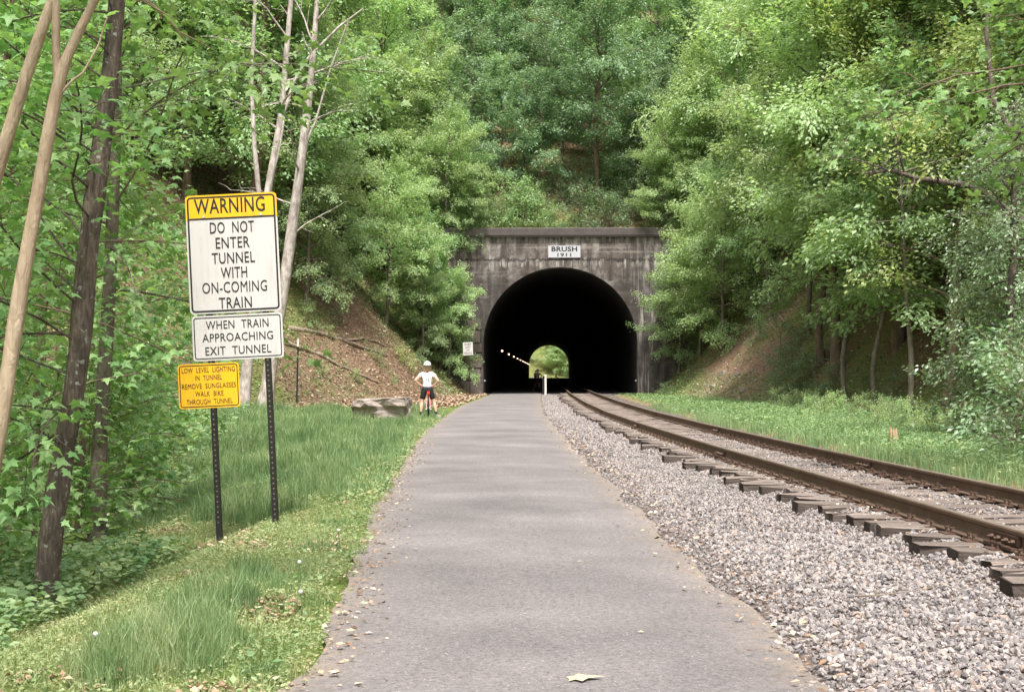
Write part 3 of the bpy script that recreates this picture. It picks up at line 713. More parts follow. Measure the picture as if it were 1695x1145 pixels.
fit_text('BRUSH', .34, 1.72, plq, .27, 9.73, -.056, .03); fit_text('1911', .25, .92, plq, .27, 9.34, -.056, .02)
# small regulation sign at the tunnel mouth
sx, sy = (777 - VPX) / F_PX * 88, 88.0
S2 = thing('regulation_sign', 'small white sign on a thin dark post beside the tunnel jamb', 'sign', (sx - .02, sy, Hs(sx, sy))); S2.rotation_euler = (0, -.035, 0)
zc = 2.96 - Hs(sx, sy)
mb = MB(); mb.box((0.06, .04, (zc + .2) / 2 - .1), (.06, .05, zc + .4)); obj('post', mb.mesh('post'), M['post'], S2)
Pq = obj('panel', plate_mesh(rrect(.61, .8, .04), 0, .004), M['white_sign'], S2, (0.03, 0, zc))
for i, (txt, wd) in enumerate((('KEEP', .4), ('LEFT', .36), ('OF', .2), ('FENCE', .46))): fit_text(txt, .12, wd, Pq, 0, .27 - i * .18, -.004, .01)
# bare metal post
p = hit(490, 668); Y = p.y
t = thing('marker_post', 'tall thin dark metal post with pale top standing at the grass edge', 'post', p); t.rotation_euler = (0, .02, 0)
hh = 111 / F_PX * Y
mb = MB(); mb.box((0, 0, hh / 2 - .1), (.07, .05, hh + .0)); obj('shaft', mb.mesh('shaft'), M['post'], t)
mb = MB(); mb.box((0, -.01, hh - .28), (.09, .055, .36)); obj('cap', mb.mesh('cap'), M['white_post'], t)

# ------------------------------------------------------------------ boulder, rocks, logs
p = hit(628, 699)
bw = 92 / F_PX * p.y
me = rough_block('boulder', (bw * .98, 1.0, .86), 5, .13, 7)
for vv in me.vertices:
    if vv.co.z > .28: vv.co.z = .28 + (vv.co.z - .28) * .3 + .02 * vv.co.x
    if vv.co.z < .05 and vv.co.y < 0: vv.co.y += .12
o = tag(obj('boulder', me, M['rock'], None, (p.x, p.y + .4, p.z + .38)), 'flat topped brown sandstone boulder lying in the grass beside the path', 'boulder'); o.rotation_euler = (0, R(-1), R(-6))
rocks = [(1180, 640), (1205, 632), (1222, 620), (1232, 645), (1245, 614), (1212, 655), (1250, 630), (1175, 652), (1265, 605), (1226, 660), (1195, 618)]
for i, (px, py) in enumerate(rocks):
    q = hit(px, py); s = random.uniform(.18, .38)
    o = tag(obj('rock', rough_block('rock', (s * 1.6, s, s * .6), 30 + i, s * .15, 1), M['rock'], None, q), 'small brown rock on the bare dirt bank right of the track', 'rock', 'rocks on the bare dirt bank'); o.rotation_euler = (0, R(random.uniform(-20, 20)), random.uniform(0, 6))
def log(name, pix, r0, r1, label, lift=.08, mat='wood_dead'):
    pts = []
    q = [hit(*a_) for a_ in pix]
    for a_, b_ in zip(q[:-1], q[1:]):
        for t_ in np.linspace(0, 1, 5)[:-1]: pts.append(np.array(a_.lerp(b_, t_)) + np.array([0, 0, lift]) + rng.normal(0, .025, 3))
    pts.append(np.array(q[-1]) + np.array([0, 0, lift])); pts = np.array(pts)
    mb = MB(); mb.tube(pts, np.linspace(r0, r1, len(pts)) * (1 + rng.normal(0, .06, len(pts))), 8, True)
    c0 = pts[0].copy(); mb.v = [v_ - c0 for v_ in mb.v]
    return tag(obj(name, mb.mesh(name, True), M[mat], None, c0), label, 'log')
log('fallen_log', [(478, 545), (530, 555), (575, 568), (615, 582), (640, 592)], .15, .05, 'long fallen log lying across the leaf covered left bank')
log('fallen_branch', [(575, 566), (600, 563), (622, 568), (640, 577)], .06, .03, 'forked grey branch lying by the long fallen log')
log('fallen_log', [(470, 570), (520, 585), (552, 603), (585, 618), (625, 636)], .12, .05, 'thinner fallen log lower on the leaf covered left bank')
log('fallen_branch', [(656, 588), (690, 606), (715, 625)], .05, .025, 'thin fallen branch behind the standing cyclist')
log('fallen_branch', [(1283, 519), (1300, 540)], .05, .03, 'pale dead branch leaning on the right bank above bare dirt', .1)
# twigs and a big pale leaf near the camera
def twig(pts, r_, label):
    pts = np.array(pts); mb = MB(); mb.tube(pts - pts[0], np.linspace(r_, r_ * .5, len(pts)), 5, True)
    tag(obj('twig', mb.mesh('twig'), M['wood_dead'], None, pts[0]), label, 'twig')
g = lambda px, py, z: tuple(np.array(at(px, py, (CAMH - z) * F_PX / (py - VPY))))
twig([g(1410, 982, .06), g(1450, 981, .065), g(1490, 976, .07), g(1540, 968, .08)], .006, 'long thin twig lying on the pale ballast stones')
twig([g(1590, 1035, .06), g(1630, 1040, .062), g(1665, 1044, .06)], .005, 'short dark twig lying on ballast near the path')
def leaf_outline(kind):
    if kind == 'maple':
        o_ = np.array([(0, 0), (-.06, .3), (.15, .22), (.3, .5), (.5, .2), (1, 0), (.5, -.2), (.3, -.5), (.15, -.22), (-.06, -.3)]); c_ = (.28, 0)
        z_ = np.array([0, .0, .03, -.06, .04, -.12, .04, -.06, .03, 0]); zc_ = .05
        return np.vstack([np.column_stack([o_, z_]), [[*c_, zc_]]]), np.array([[k, (k + 1) % 10, 10] for k in range(10)])[:, ::-1]
    if kind == 'kite':
        return np.array([(0, 0, 0), (.42, .3, .05), (1, 0, -.1), (.42, -.3, .05)]), np.array([[0, 3, 2], [0, 2, 1]])
    if kind == 'oval':
        return np.array([(0, 0, 0), (.3, .3, .05), (.7, .26, .02), (1, 0, -.1), (.7, -.26, .02), (.3, -.3, .05)]), np.array([[0, 5, 4], [0, 4, 3], [0, 3, 2], [0, 2, 1]])
def leaves(P, D, N, S, kind, r):
    """P base points, D directions, N normals, S sizes -> verts, tris, rnd"""
    b, f = leaf_outline(kind)
    D = D / (np.linalg.norm(D, axis=1)[:, None] + 1e-9)
    V_ = np.cross(N, D); V_ /= np.linalg.norm(V_, axis=1)[:, None] + 1e-9
    N_ = np.cross(D, V_)
    v = P[:, None, :] + S[:, None, None] * (b[None, :, :1] * D[:, None, :] + b[None, :, 1:2] * V_[:, None, :] + b[None, :, 2:] * N_[:, None, :])
    fc = (f[None] + (np.arange(len(P)) * len(b))[:, None, None]).reshape(-1, 3)
    return v.reshape(-1, 3), fc, np.repeat(np.clip(r.beta(2, 2, len(P)), 0, 1), len(b))
for px, py, s in ((942, 1117, .17), (580, 1040, .09), (562, 1062, .08), (880, 800, .08), (955, 925, .08), (800, 812, .07), (1085, 912, .07), (548, 1105, .1), (605, 995, .09), (1060, 1040, .06), (770, 925, .06), (690, 905, .06), (870, 1010, .05)):
    z = .06; Y = (CAMH - z) * F_PX / (py - VPY); a_ = random.uniform(0, 6.28)
    v_, f_, _ = leaves(np.zeros((1, 3)), np.array([[math.cos(a_), math.sin(a_), .05]]), np.array([[0, 0, 1.0]]), np.array([s * (1 if s > .15 else .7)]), 'maple', rng)
    v_[:, 2] = np.abs(v_[:, 2]) + .002
    big = s > .15
    tag(obj('fallen_leaf', mk_mesh('fallen_leaf', v_, [f_]), M['pale_leaf'], None, tuple(at(px, py, Y) - np.array([0, 0, .012]))), 'large pale fallen leaf flat on the grey path' if big else 'small pale fallen leaf flat on the grey path', 'leaf', None if big else 'small fallen leaves on the path')

# ------------------------------------------------------------------ cyclist and bicycle
def skin(name, joints, mat, parent, sub=2):
    """joints: list of (key, pos, radius(x,y) or r, parent key)"""
    ids = {k: i for i, (k, *_r) in enumerate(joints)}
    me = bpy.data.meshes.new(name)
    me.from_pydata([j[1] for j in joints], [(ids[j[3]], i) for i, j in enumerate(joints) if j[3]], [])
    o = obj(name, me, mat, parent)
    md = o.modifiers.new('skin', 'SKIN'); md.use_smooth_shade = True; md.branch_smoothing = .3
    for i, j in enumerate(joints):
        r_ = j[2] if isinstance(j[2], tuple) else (j[2], j[2])
        me.skin_vertices[0].data[i].radius = r_; me.skin_vertices[0].data[i].use_root = (j[3] is None)
    s_ = o.modifiers.new('sub', 'SUBSURF'); s_.levels = sub; s_.render_levels = sub
    return o
def make_person(name, label, loc, rz):
    t = thing(name, label, 'person', loc, rz)
    J = [('pel', (0, 0, .93), (.135, .105), None), ('wai', (0, .01, 1.07), (.115, .09), 'pel'), ('che', (0, .01, 1.25), (.145, .105), 'wai'), ('nb', (0, .0, 1.40), (.085, .075), 'che'), ('nk', (0, .015, 1.46), (.052, .055), 'nb'), ('hd', (0, .03, 1.55), (.075, .09), 'nk'), ('ht', (0, .03, 1.65), (.06, .075), 'hd')]
    arms = {-1: [('sh', (.165, 0, 1.365), .058), ('el', (.375, -.07, 1.16), .042), ('wr', (.21, .02, 1.015), .03), ('ha', (.15, .05, .985), .034)], 1: [('sh', (.165, 0, 1.365), .058), ('el', (.345, -.1, 1.15), .042), ('wr', (.2, .03, 1.005), .03), ('ha', (.145, .06, .98), .034)]}
    legs = {-1: [('hi', (.095, 0, .86), .093), ('th', (.135, .01, .67), .078), ('kn', (.16, .02, .49), .056), ('ca', (.178, -.02, .36), .056), ('an', (.195, -.02, .10), .036)], 1: [('hi', (.095, 0, .86), .093), ('th', (.15, .02, .67), .078), ('kn', (.205, .04, .49), .056), ('ca', (.24, .0, .36), .056), ('an', (.285, 0, .10), .036)]}
    toes = {-1: (-.21, .13, .035), 1: (.43, .10, .035)}
    for s in (-1, 1):
        pk = 'che'
        for k_, p_, r_ in arms[s]: J.append((k_ + str(s), (p_[0] * s, p_[1], p_[2]), r_, pk)); pk = k_ + str(s)
        hx, hy, hz = J[-1][1]
        for q, (dx_, dy_, dz_, ln) in enumerate(((-.03, .05, .025, .9), (-.035, .045, .008, 1.0), (-.035, .04, -.008, .95), (-.03, .035, -.024, .8), (.0, -.02, .04, .8))):
            J.append(('f%d%d' % (q, s), (hx + dx_ * s * ln, hy + dy_ * ln, hz + dz_), .0095, pk)); J.append(('g%d%d' % (q, s), (hx + dx_ * s * ln * 1.8, hy + dy_ * ln * 1.5, hz + dz_ * 1.2 - .01), .008, 'f%d%d' % (q, s)))
        pk = 'pel'
        for k_, p_, r_ in legs[s]: J.append((k_ + str(s), (p_[0] * s, p_[1], p_[2]), r_, pk)); pk = k_ + str(s)
        J.append(('to' + str(s), toes[s], .03, pk))
    body = skin('body', J, M['skin'], t)
    d = {j[0]: j for j in J}
    sc = lambda r_, e: tuple(x + e for x in r_) if isinstance(r_, tuple) else r_ + e
    jj = [('w0', (0, .0, .93), (.155, .125), None), ('wai', (0, .0, 1.0), (.148, .12), 'w0'), ('w2', d['wai'][1], (.135, .108), 'wai'), ('che', d['che'][1], (.165, .125), 'w2'), ('nb', (0, 0, 1.385), (.10, .09), 'che')]
    for s in (-1, 1):
        a_ = np.array(d['sh%d' % s][1]); b_ = np.array(d['el%d' % s][1]); m_ = a_ * .5 + b_ * .5
        jj += [('sh%d' % s, tuple(a_), .072, 'che'), ('m%d' % s, tuple(m_), .064, 'sh%d' % s)]
    jersey = skin('jersey', jj, M['jersey'], t)
    mb = MB()
    for q, (x_, z_, h_) in enumerate(((-.02, 1.2, .09), (.03, 1.17, .13), (.055, 1.22, .05), (-.1, 1.33, .035))): mb.box((x_, -.128 if z_ < 1.3 else -.10, z_), (.016, .006, h_))
    obj('print_mark', mb.mesh('print_mark'), M['navy'], jersey)
    jj = [('pel', (0, 0, .95), (.152, .122), None), ('top', (0, 0, 1.03), (.138, .115), 'pel')]
    for s in (-1, 1):
        h_ = np.array(d['hi%d' % s][1]); th_ = np.array(d['th%d' % s][1]); kn_ = np.array(d['kn%d' % s][1])
        jj += [('h%d' % s, tuple(h_), .112, 'pel'), ('t%d' % s, tuple(th_), .098, 'h%d' % s), ('k%d' % s, tuple(th_ * .45 + kn_ * .55), .084, 't%d' % s)]
    skin('shorts', jj, M['shorts'], t)
    for s in (-1, 1):
        an = np.array(d['an%d' % s][1]); ca = np.array(d['ca%d' % s][1]); to = np.array(toes[s])
        skin('sock', [('a', tuple(an * .45 + ca * .55), .05, None), ('b', tuple(an), .044, 'a')], M['navy'], t)
        heel = an + (an - to) * np.array([.25, .25, 0]); heel[2] = .04
        skin('shoe', [('a', tuple(heel), (.042, .042), None), ('b', tuple((heel + to) / 2 + np.array([0, 0, .008])), (.048, .04), 'a'), ('c', tuple(to), (.04, .03), 'b')], M['shoe'], t)
    skin('hair', [('a', (0, -.01, 1.56), (.085, .075), None), ('b', (0, -.05, 1.49), (.06, .035), 'a'), ('c', (0, -.075, 1.40), (.03, .02), 'b')], M['hair'], t)
    bm = bmesh.new(); bmesh.ops.create_uvsphere(bm, u_segments=22, v_segments=12, radius=1)
    for vv in bm.verts:
        if vv.co.z < -.25: vv.co.z = -.25
        ang = math.atan2(vv.co.y, vv.co.x); rdg = 1 + .05 * math.cos(ang * 9) * (1 - abs(vv.co.z))
        vv.co = Vector((vv.co.x * .118 * rdg, vv.co.y * .142 * rdg, vv.co.z * .115))
    me = bpy.data.meshes.new('helmet'); bm.to_mesh(me); bm.free(); me.polygons.foreach_set('use_smooth', [True] * len(me.polygons))
    hm = obj('helmet', me, M['helmet'], t, (0, .02, 1.645))
    mb = MB()
    for x_ in (-.06, -.02, .02, .06): mb.tube([(x_, -.125 + abs(x_) * .3, .0), (x_ * .8, -.105, .05), (x_ * .6, -.06, .098)], .009, 5)
    obj('vent', mb.mesh('vent'), M['navy'], hm)
    # small face: nose, eyes, ears
    mb = MB(); mb.tube([(0, .118, 1.57), (0, .143, 1.545), (0, .12, 1.53)], [.012, .017, .012], 6, True); obj('nose', mb.mesh('nose', True), M['skin'], body)
    for s in (-1, 1):
        mb = MB(); mb.tube([(s * .032, .112, 1.575), (s * .032, .121, 1.575)], [.012, .008], 8, True); obj('eye', mb.mesh('eye'), M['navy'], body)
        mb = MB(); mb.tube([(s * .075, .02, 1.57), (s * .088, .015, 1.555), (s * .078, .02, 1.53)], [.012, .016, .01], 6, True); obj('ear', mb.mesh('ear', True), M['skin'], body)
    mb = MB(); mb.tube([(-.025, .112, 1.505), (0, .119, 1.503), (.025, .112, 1.505)], .005, 5, True); obj('mouth', mb.mesh('mouth'), M['pink'], body)
    return t
def make_bike(label, loc, rz):
    t = thing('bicycle', label, 'bicycle', loc, rz)
    Rw = .335
    def ring(r_, tr, c_, n_=40, m_=8):
        mb = MB(); th = np.linspace(0, 2 * math.pi, n_ + 1); mb.tube(np.stack([0 * th + c_[0], c_[1] + r_ * np.cos(th), c_[2] + r_ * np.sin(th)], -1), tr, m_); return mb
    for nm, y in (('wheel', -.5), ('wheel', .52)):
        wz = Rw + .01
        wh = obj(nm, ring(.29, .011, (0, y, wz)).mesh('rim', True), M['chrome'], t)
        obj('tyre', ring(Rw - .022, .026, (0, y, wz)).mesh('tyre', True), M['rubber'], wh)
        mb = MB()
        for k_ in range(24):
            a_ = k_ / 24 * 6.283; mb.tube([((-1) ** k_ * .025, y, wz), (0, y + .285 * math.cos(a_), wz + .285 * math.sin(a_))], .0016, 4)
        mb.tube([(-.05, y, wz), (.05, y, wz)], .02, 8, True); obj('spokes', mb.mesh('spokes'), M['chrome'], wh)
    fr = MB(); ax = (-.5, .345); bbk = (.0 - .06, .29); st = (-.2, .86); hd1 = (.36, .80); hd0 = (.39, .68)
    P3 = lambda p_, x=0: (x, p_[0], p_[1])
    fr.tube([P3(bbk), P3(st)], .019, 8); fr.tube([P3((-.17, .78)), P3(hd1)], .018, 8); fr.tube([P3(bbk), P3(hd0)], .022, 8); fr.tube([P3((.35, .84)), P3((.4, .64))], .022, 8)
    obj('frame', fr.mesh('frame', True), M['red'], t)
    fr = MB()
    for s in (-1, 1):
        fr.tube([P3((-.18, .76), s * .02), P3((-.34, .58), s * .045), P3(ax, s * .062)], .012, 6); fr.tube([P3(bbk, s * .03), P3(ax, s * .062)], .012, 6)
    obj('seat_stay', fr.mesh('seat_stay', True), M['pink'], t)
    fr = MB()
    for s in (-1, 1): fr.tube([P3((.40, .66), s * .045), P3((.46, .5), s * .05), P3((.52, .345), s * .05)], .014, 6)
    obj('fork', fr.mesh('fork', True), M['red'], t)
    sdl = MB(); sdl.add([(-.07, -.33, .93), (.07, -.33, .93), (.025, -.13, .92), (.015, -.02, .915), (-.015, -.02, .915), (-.025, -.13, .92), (-.06, -.33, .89), (.06, -.33, .89), (.02, -.13, .88), (.01, -.02, .88), (-.01, -.02, .88), (-.02, -.13, .88)], [[0, 1, 2, 5], [5, 2, 3, 4], [6, 11, 8, 7], [11, 10, 9, 8], [0, 6, 7, 1], [1, 7, 8, 2], [2, 8, 9, 3], [3, 9, 10, 4], [4, 10, 11, 5], [5, 11, 6, 0]])
    obj('saddle', sdl.mesh('saddle'), M['rubber'], t)
    mb = MB(); mb.box((0, -.30, .83), (.09, .12, .09)); mb.tube([(0, -.2, .86), (0, -.2, .9)], .014, 8); obj('saddle_bag', mb.mesh('saddle_bag'), M['red'], t)
    mb = MB(); mb.tube([(-.29, .30, .99), (-.1, .36, .97), (.1, .36, .97), (.29, .30, .99)], .013, 6, True); mb.tube([(0, .355, .83), (0, .36, .97)], .014, 6); obj('handlebar', mb.mesh('handlebar', True), M['rubber'], t)
    mb = MB(); mb.tube([(.09, -.06, .29), (.09, -.06, .12)], .011, 6, True); mb.tube([(-.09, -.06, .29), (-.09, -.06, .46)], .011, 6, True); mb.tube([(-.09, -.06, .29), (.09, -.06, .29)], .02, 8); mb.box((.14, -.06, .12), (.09, .08, .02)); mb.box((-.14, -.06, .46), (.09, .08, .02)); mb.tube([(.055, -.06, .29), (.06, -.06, .29)], .09, 18, True)
    obj('crank', mb.mesh('crank'), M['chrome'], t)
    return t
cp = np.array(g(707, 692, .02)); cz = .02
CY = make_person('person', 'person in white jersey and black shorts standing over a red bicycle, hands on hips', (cp[0], cp[1], cz - .005), R(4)); CY.scale = (1.05,) * 3
make_bike('red bicycle straddled by the cyclist in the white jersey', (cp[0] + .03, cp[1] + .12, cz - .002), R(4))
for i, (px, Y, rz, a_, b_) in enumerate(((887, 205, 175, 'person riding out of the far tunnel light, a dark silhouette', 'bicycle under the dark rider deep in the tunnel'), (890, 118, 170, 'person in shadow behind the fence inside the tunnel', 'bicycle in shadow behind the fence inside the tunnel'))):
    X = (px - VPX) / F_PX * Y
    make_person('person', a_, (X, Y, .02), R(rz)); make_bike(b_, (X - .02, Y - .1, .02), R(rz))

# ------------------------------------------------------------------ trees
def rot2(d, a_):
    c, s = math.cos(a_), math.sin(a_); return np.array([d[0] * c - d[1] * s, d[0] * s + d[1] * c, d[2]])
def grow(seed, trunk, tr, lo=.2, n_limbs=34, reach=3.2, el0=.0, el1=.9, droop=.5, subs=8, dens=42, leaf='kite', lsize=.13, spread=.16, prof=None, bare=0.0, sides=9, fork=None, twig_r=.007, azr=None, zs=.8, lrf=1.0):
    """tapering trunk with limbs and flat sprays of leaves; returns wood and leaf meshes"""
    r = np.random.default_rng(seed); wood = MB(); trunk = np.array(trunk, float)
    # resample the trunk smoothly
    m = len(trunk); tt = np.linspace(0, m - 1, max(10, m * 3)); tr_ = np.interp(tt, np.linspace(0, m - 1, len(tr)), tr)
    tp = np.stack([np.interp(tt, np.arange(m), trunk[:, k]) for k in range(3)], -1)
    for _ in range(2): tp[1:-1] = (tp[:-2] + 2 * tp[1:-1] + tp[2:]) / 4
    tr_[0] *= 1.35; tr_[1] *= 1.08; tr_ = tr_ * (1 + r.normal(0, .05, len(tr_)))
    wood.tube(tp, tr_, sides)
    if fork is not None:
        for fp, fr in fork: wood.tube(fp, fr, 7)
    Hh = tp[-1, 2] - tp[0, 2]; seg = np.linspace(0, 1, len(tp))
    S0 = []; S1 = []; SD = []; LN = []
    for i in range(n_limbs):
        t = lo + (1 - lo) * ((i + r.random()) / n_limbs) ** .9; t = min(t, .985)
        b = np.array([np.interp(t, seg, tp[:, k]) for k in range(3)]); br = np.interp(t, seg, tr_)
        u = (t - lo) / (1 - lo + 1e-6)
        L = reach * (prof(u) if prof else (.5 + .62 * math.sin(math.pi * min(u * .78 + .12, 1))) * (1 - .25 * u ** 3)) * (r.uniform(.7, 1.25) if r.random() > .18 else r.uniform(.35, .6))
        az = i * 2.399 + r.normal(0, .5) if azr is None else r.uniform(*azr); el = el0 + (el1 - el0) * u + r.normal(0, .27)
        d = np.array([math.cos(az) * math.cos(el), math.sin(az) * math.cos(el), math.sin(el)])
        ns = 6; pts = [b]
        for k in range(ns):
            d = d + np.array([0, 0, -droop * .22 * (k / ns) - .02]) + r.normal(0, .10, 3); d /= np.linalg.norm(d); pts.append(pts[-1] + d * L / ns)
        pts = np.array(pts); lr = max(min(br * .5, .012 * L + .012) * lrf, .007)
        wood.tube(pts, np.linspace(lr, .006, ns + 1), 5)
        nsu = max(3, int(subs * L / reach))
        for j in range(nsu):
            s = .22 + .78 * (j + r.random()) / nsu; kk = min(int(s * ns), ns - 1); fr = s * ns - kk
            p = pts[kk] * (1 - fr) + pts[kk + 1] * fr; td = pts[kk + 1] - pts[kk]; td /= np.linalg.norm(td)
            a_ = (1 if j % 2 else -1) * r.uniform(.5, 1.15) if s < .93 else r.normal(0, .3)
            sd_ = rot2(td, a_); sd_[2] = sd_[2] * .6 + r.normal(0.05, .34); sd_ /= np.linalg.norm(sd_)
            ln = L * .42 * (1.15 - .6 * s) * r.uniform(.6, 1.25)
            e = p + sd_ * ln + np.array([0, 0, -droop * .16 * ln])
            mid = (p + e) / 2 + np.array([0, 0, .06 * ln]) + r.normal(0, .03, 3)
            wood.tube([p, mid, e], [twig_r, twig_r * .8, twig_r * .4], 3)
            if r.random() < bare: continue
            S0.append(p); S1.append(e); SD.append(sd_); LN.append(ln)
    if not S0: return wood.mesh('trunk', True), None
    S0, S1, SD, LN = map(np.array, (S0, S1, SD, LN))
    cnt = np.maximum(3, (LN * dens * r.uniform(.5, 1.4, len(LN)))).astype(int)
    ii = np.repeat(np.arange(len(S0)), cnt); n_ = len(ii)
    t = r.random(n_) ** .8
    lat = np.stack([-SD[ii, 1], SD[ii, 0], 0 * t], -1)
    off = r.normal(0, 1, n_) * spread * (1.1 - .5 * t)
    P = S0[ii] * (1 - t)[:, None] + S1[ii] * t[:, None] + lat * off[:, None] + np.stack([r.normal(0, spread * .25, n_), r.normal(0, spread * .25, n_), r.normal(0, spread * zs, n_) - np.abs(off) * .25], -1)
    D = SD[ii] + lat * (np.sign(off) * r.uniform(.3, 1.3, n_))[:, None] + np.stack([r.normal(0, .35, n_), r.normal(0, .35, n_), r.normal(-.45, .35, n_)], -1)
    N = np.stack([r.normal(0, .6, n_), r.normal(0, .6, n_), np.ones(n_)], -1)
    v, f, rn = leaves(P, D, N, lsize * r.uniform(.6, 1.35, n_), leaf, r)
    return wood.mesh('trunk', True), mk_mesh('crown', v, [f], {'rnd': rn})
def straight(h, lean=(0, 0), n_=6, wob=.12, seed=0):
    r = np.random.default_rng(seed); z = np.linspace(-.25, h, n_)
    return np.stack([lean[0] * z / h + r.normal(0, wob, n_) * (z > .5), lean[1] * z / h + r.normal(0, wob, n_) * (z > .5), z], -1)
PROTO = {}
def proto(key, name, bark, leafm, *a_, **k_):
    wm, lm = grow(*a_, **k_); wm.materials.append(M[bark]); lm.materials.append(M[leafm]); PROTO[key] = (name, wm, lm)
proto('beech1', 'beech_tree', 'bark_grey', 'leaf_light', 21, straight(11, (.5, .2), seed=1), [.15, .1, .02], lo=.13, n_limbs=44, reach=3.7, el1=1.15, droop=.75, subs=12, dens=54, lsize=.165, spread=.22)
proto('beech2', 'beech_tree', 'bark_grey', 'leaf_light', 22, straight(13, (-.6, .4), seed=2), [.17, .12, .02], lo=.22, n_limbs=44, reach=3.9, el1=1.15, droop=.6, subs=12, dens=54, lsize=.165, spread=.22)
proto('tall1', 'forest_tree', 'bark_brown', 'leaf_mid', 23, straight(17, (.6, -.3), seed=3), [.22, .16, .03], lo=.28, n_limbs=50, reach=4.4, el0=.1, el1=1.2, droop=.55, subs=12, dens=50, lsize=.19, spread=.26)
proto('tall2', 'forest_tree', 'bark_brown', 'leaf_mid', 24, straight(16, (-.4, .5), seed=4), [.2, .15, .03], lo=.2, n_limbs=52, reach=4.2, el0=.05, el1=1.2, droop=.6, subs=12, dens=50, lsize=.19, spread=.26)
proto('under1', 'understorey_tree', 'bark_grey', 'leaf_dark', 25, straight(8, (.4, -.2), seed=5), [.085, .06, .012], lo=.25, n_limbs=26, reach=2.9, el0=-.05, el1=1.0, droop=.6, subs=11, dens=48, lsize=.19, spread=.22)
proto('under2', 'understorey_tree', 'bark_grey', 'leaf_dark', 26, straight(10, (-.5, -.3), seed=6), [.10, .07, .015], lo=.35, n_limbs=26, reach=2.8, el0=-.05, el1=1.0, droop=.55, subs=11, dens=48, lsize=.19, spread=.22)
proto('yellow', 'oak_tree', 'bark_brown', 'leaf_yellow', 27, straight(13, (-1.0, -.4), wob=.3, seed=7), [.2, .13, .03], lo=.3, n_limbs=40, reach=4.4, el0=.15, droop=.35, subs=11, dens=44, lsize=.16, spread=.26)
proto('bush1', 'shrub', 'bark_brown', 'leaf_mid', 28, straight(1.7, (.1, 0), 4, .06, 8), [.025, .015, .006], lo=.05, n_limbs=22, reach=1.15, el0=.3, el1=1.0, droop=.5, subs=6, dens=55, lsize=.10, spread=.12, sides=5, twig_r=.004)
proto('bush2', 'shrub', 'bark_brown', 'leaf_light', 29, straight(1.1, (-.1, .1), 4, .05, 9), [.02, .012, .005], lo=.03, n_limbs=18, reach=.95, el0=.25, el1=1.0, droop=.6, subs=6, dens=55, lsize=.085, spread=.11, sides=5, twig_r=.004)
proto('maple1', 'maple_tree', 'bark_brown', 'leaf_maple', 30, straight(6.5, (.3, .2), seed=10), [.06, .04, .01], lo=.03, n_limbs=44, reach=2.1, el0=.1, el1=.8, droop=.5, subs=9, dens=21, leaf='maple', lsize=.12, spread=.18, lrf=.45, twig_r=.004)
proto('maple2', 'maple_tree', 'bark_brown', 'leaf_maple', 31, straight(9, (-.3, .3), seed=11), [.09, .06, .012], lo=.12, n_limbs=48, reach=2.5, el0=.1, el1=.8, droop=.5, subs=9, dens=19, leaf='maple', lsize=.12, spread=.19, lrf=.45, twig_r=.004)
proto('maplebush', 'maple_sapling', 'bark_brown', 'leaf_maple', 32, straight(2.2, (.1, .1), 4, .08, 12), [.02, .014, .006], lo=.04, n_limbs=26, reach=1.1, el0=.2, el1=.9, droop=.5, subs=6, dens=24, leaf='maple', lsize=.125, spread=.12, sides=5, twig_r=.004)
proto('vine', 'vine_covered_tree', 'bark_dark', 'leaf_vine', 33, straight(9.5, (-.2, .2), seed=13), [.15, .11, .04], lo=.02, n_limbs=70, reach=1.9, el0=-.1, el1=.6, droop=.9, subs=10, dens=52, leaf='oval', lsize=.105, spread=.2)
def plant(key, x, y, sc=1.0, rz=None, label='', group=None, cat='tree', leafm=None, z=None, sz=1.0):
    name, wm, lm = PROTO[key]
    t = thing(name, label, cat, (x, y, (Hs(x, y) if z is None else z) - .03), random.uniform(0, 6.283) if rz is None else rz, group)
    t.scale = (sc, sc, sc * sz)
    a_ = obj('trunk' if cat == 'tree' else 'stem', wm, None, t); b_ = obj('crown' if cat == 'tree' else 'foliage', lm, None, t)
    if leafm: b_.material_slots[0].link = 'OBJECT'; b_.material_slots[0].material = M[leafm]
    return t
def at_px(key, px, py, sc, label, group=None, **k_):
    q = hit(px, py); return plant(key, q.x, q.y, sc, None, label, group, **k_)
def custom(name, label, base, bark, leafm, group=None, **k_):
    """a tree with its own trunk line given in world points"""
    k_['trunk'] = np.array(k_['trunk'], float) - np.array(base)
    if k_.get('fork'): k_['fork'] = [(np.array(a_, float) - np.array(base), b_) for a_, b_ in k_['fork']]
    seed = k_.pop('seed'); trunk = k_.pop('trunk'); tr = k_.pop('tr')
    wm, lm = grow(seed, trunk, tr, **k_); t = thing(name, label, 'tree', tuple(base), 0, group)
    obj('trunk', wm, M[bark], t)
    if lm: obj('crown', lm, M[leafm], t)
    return t
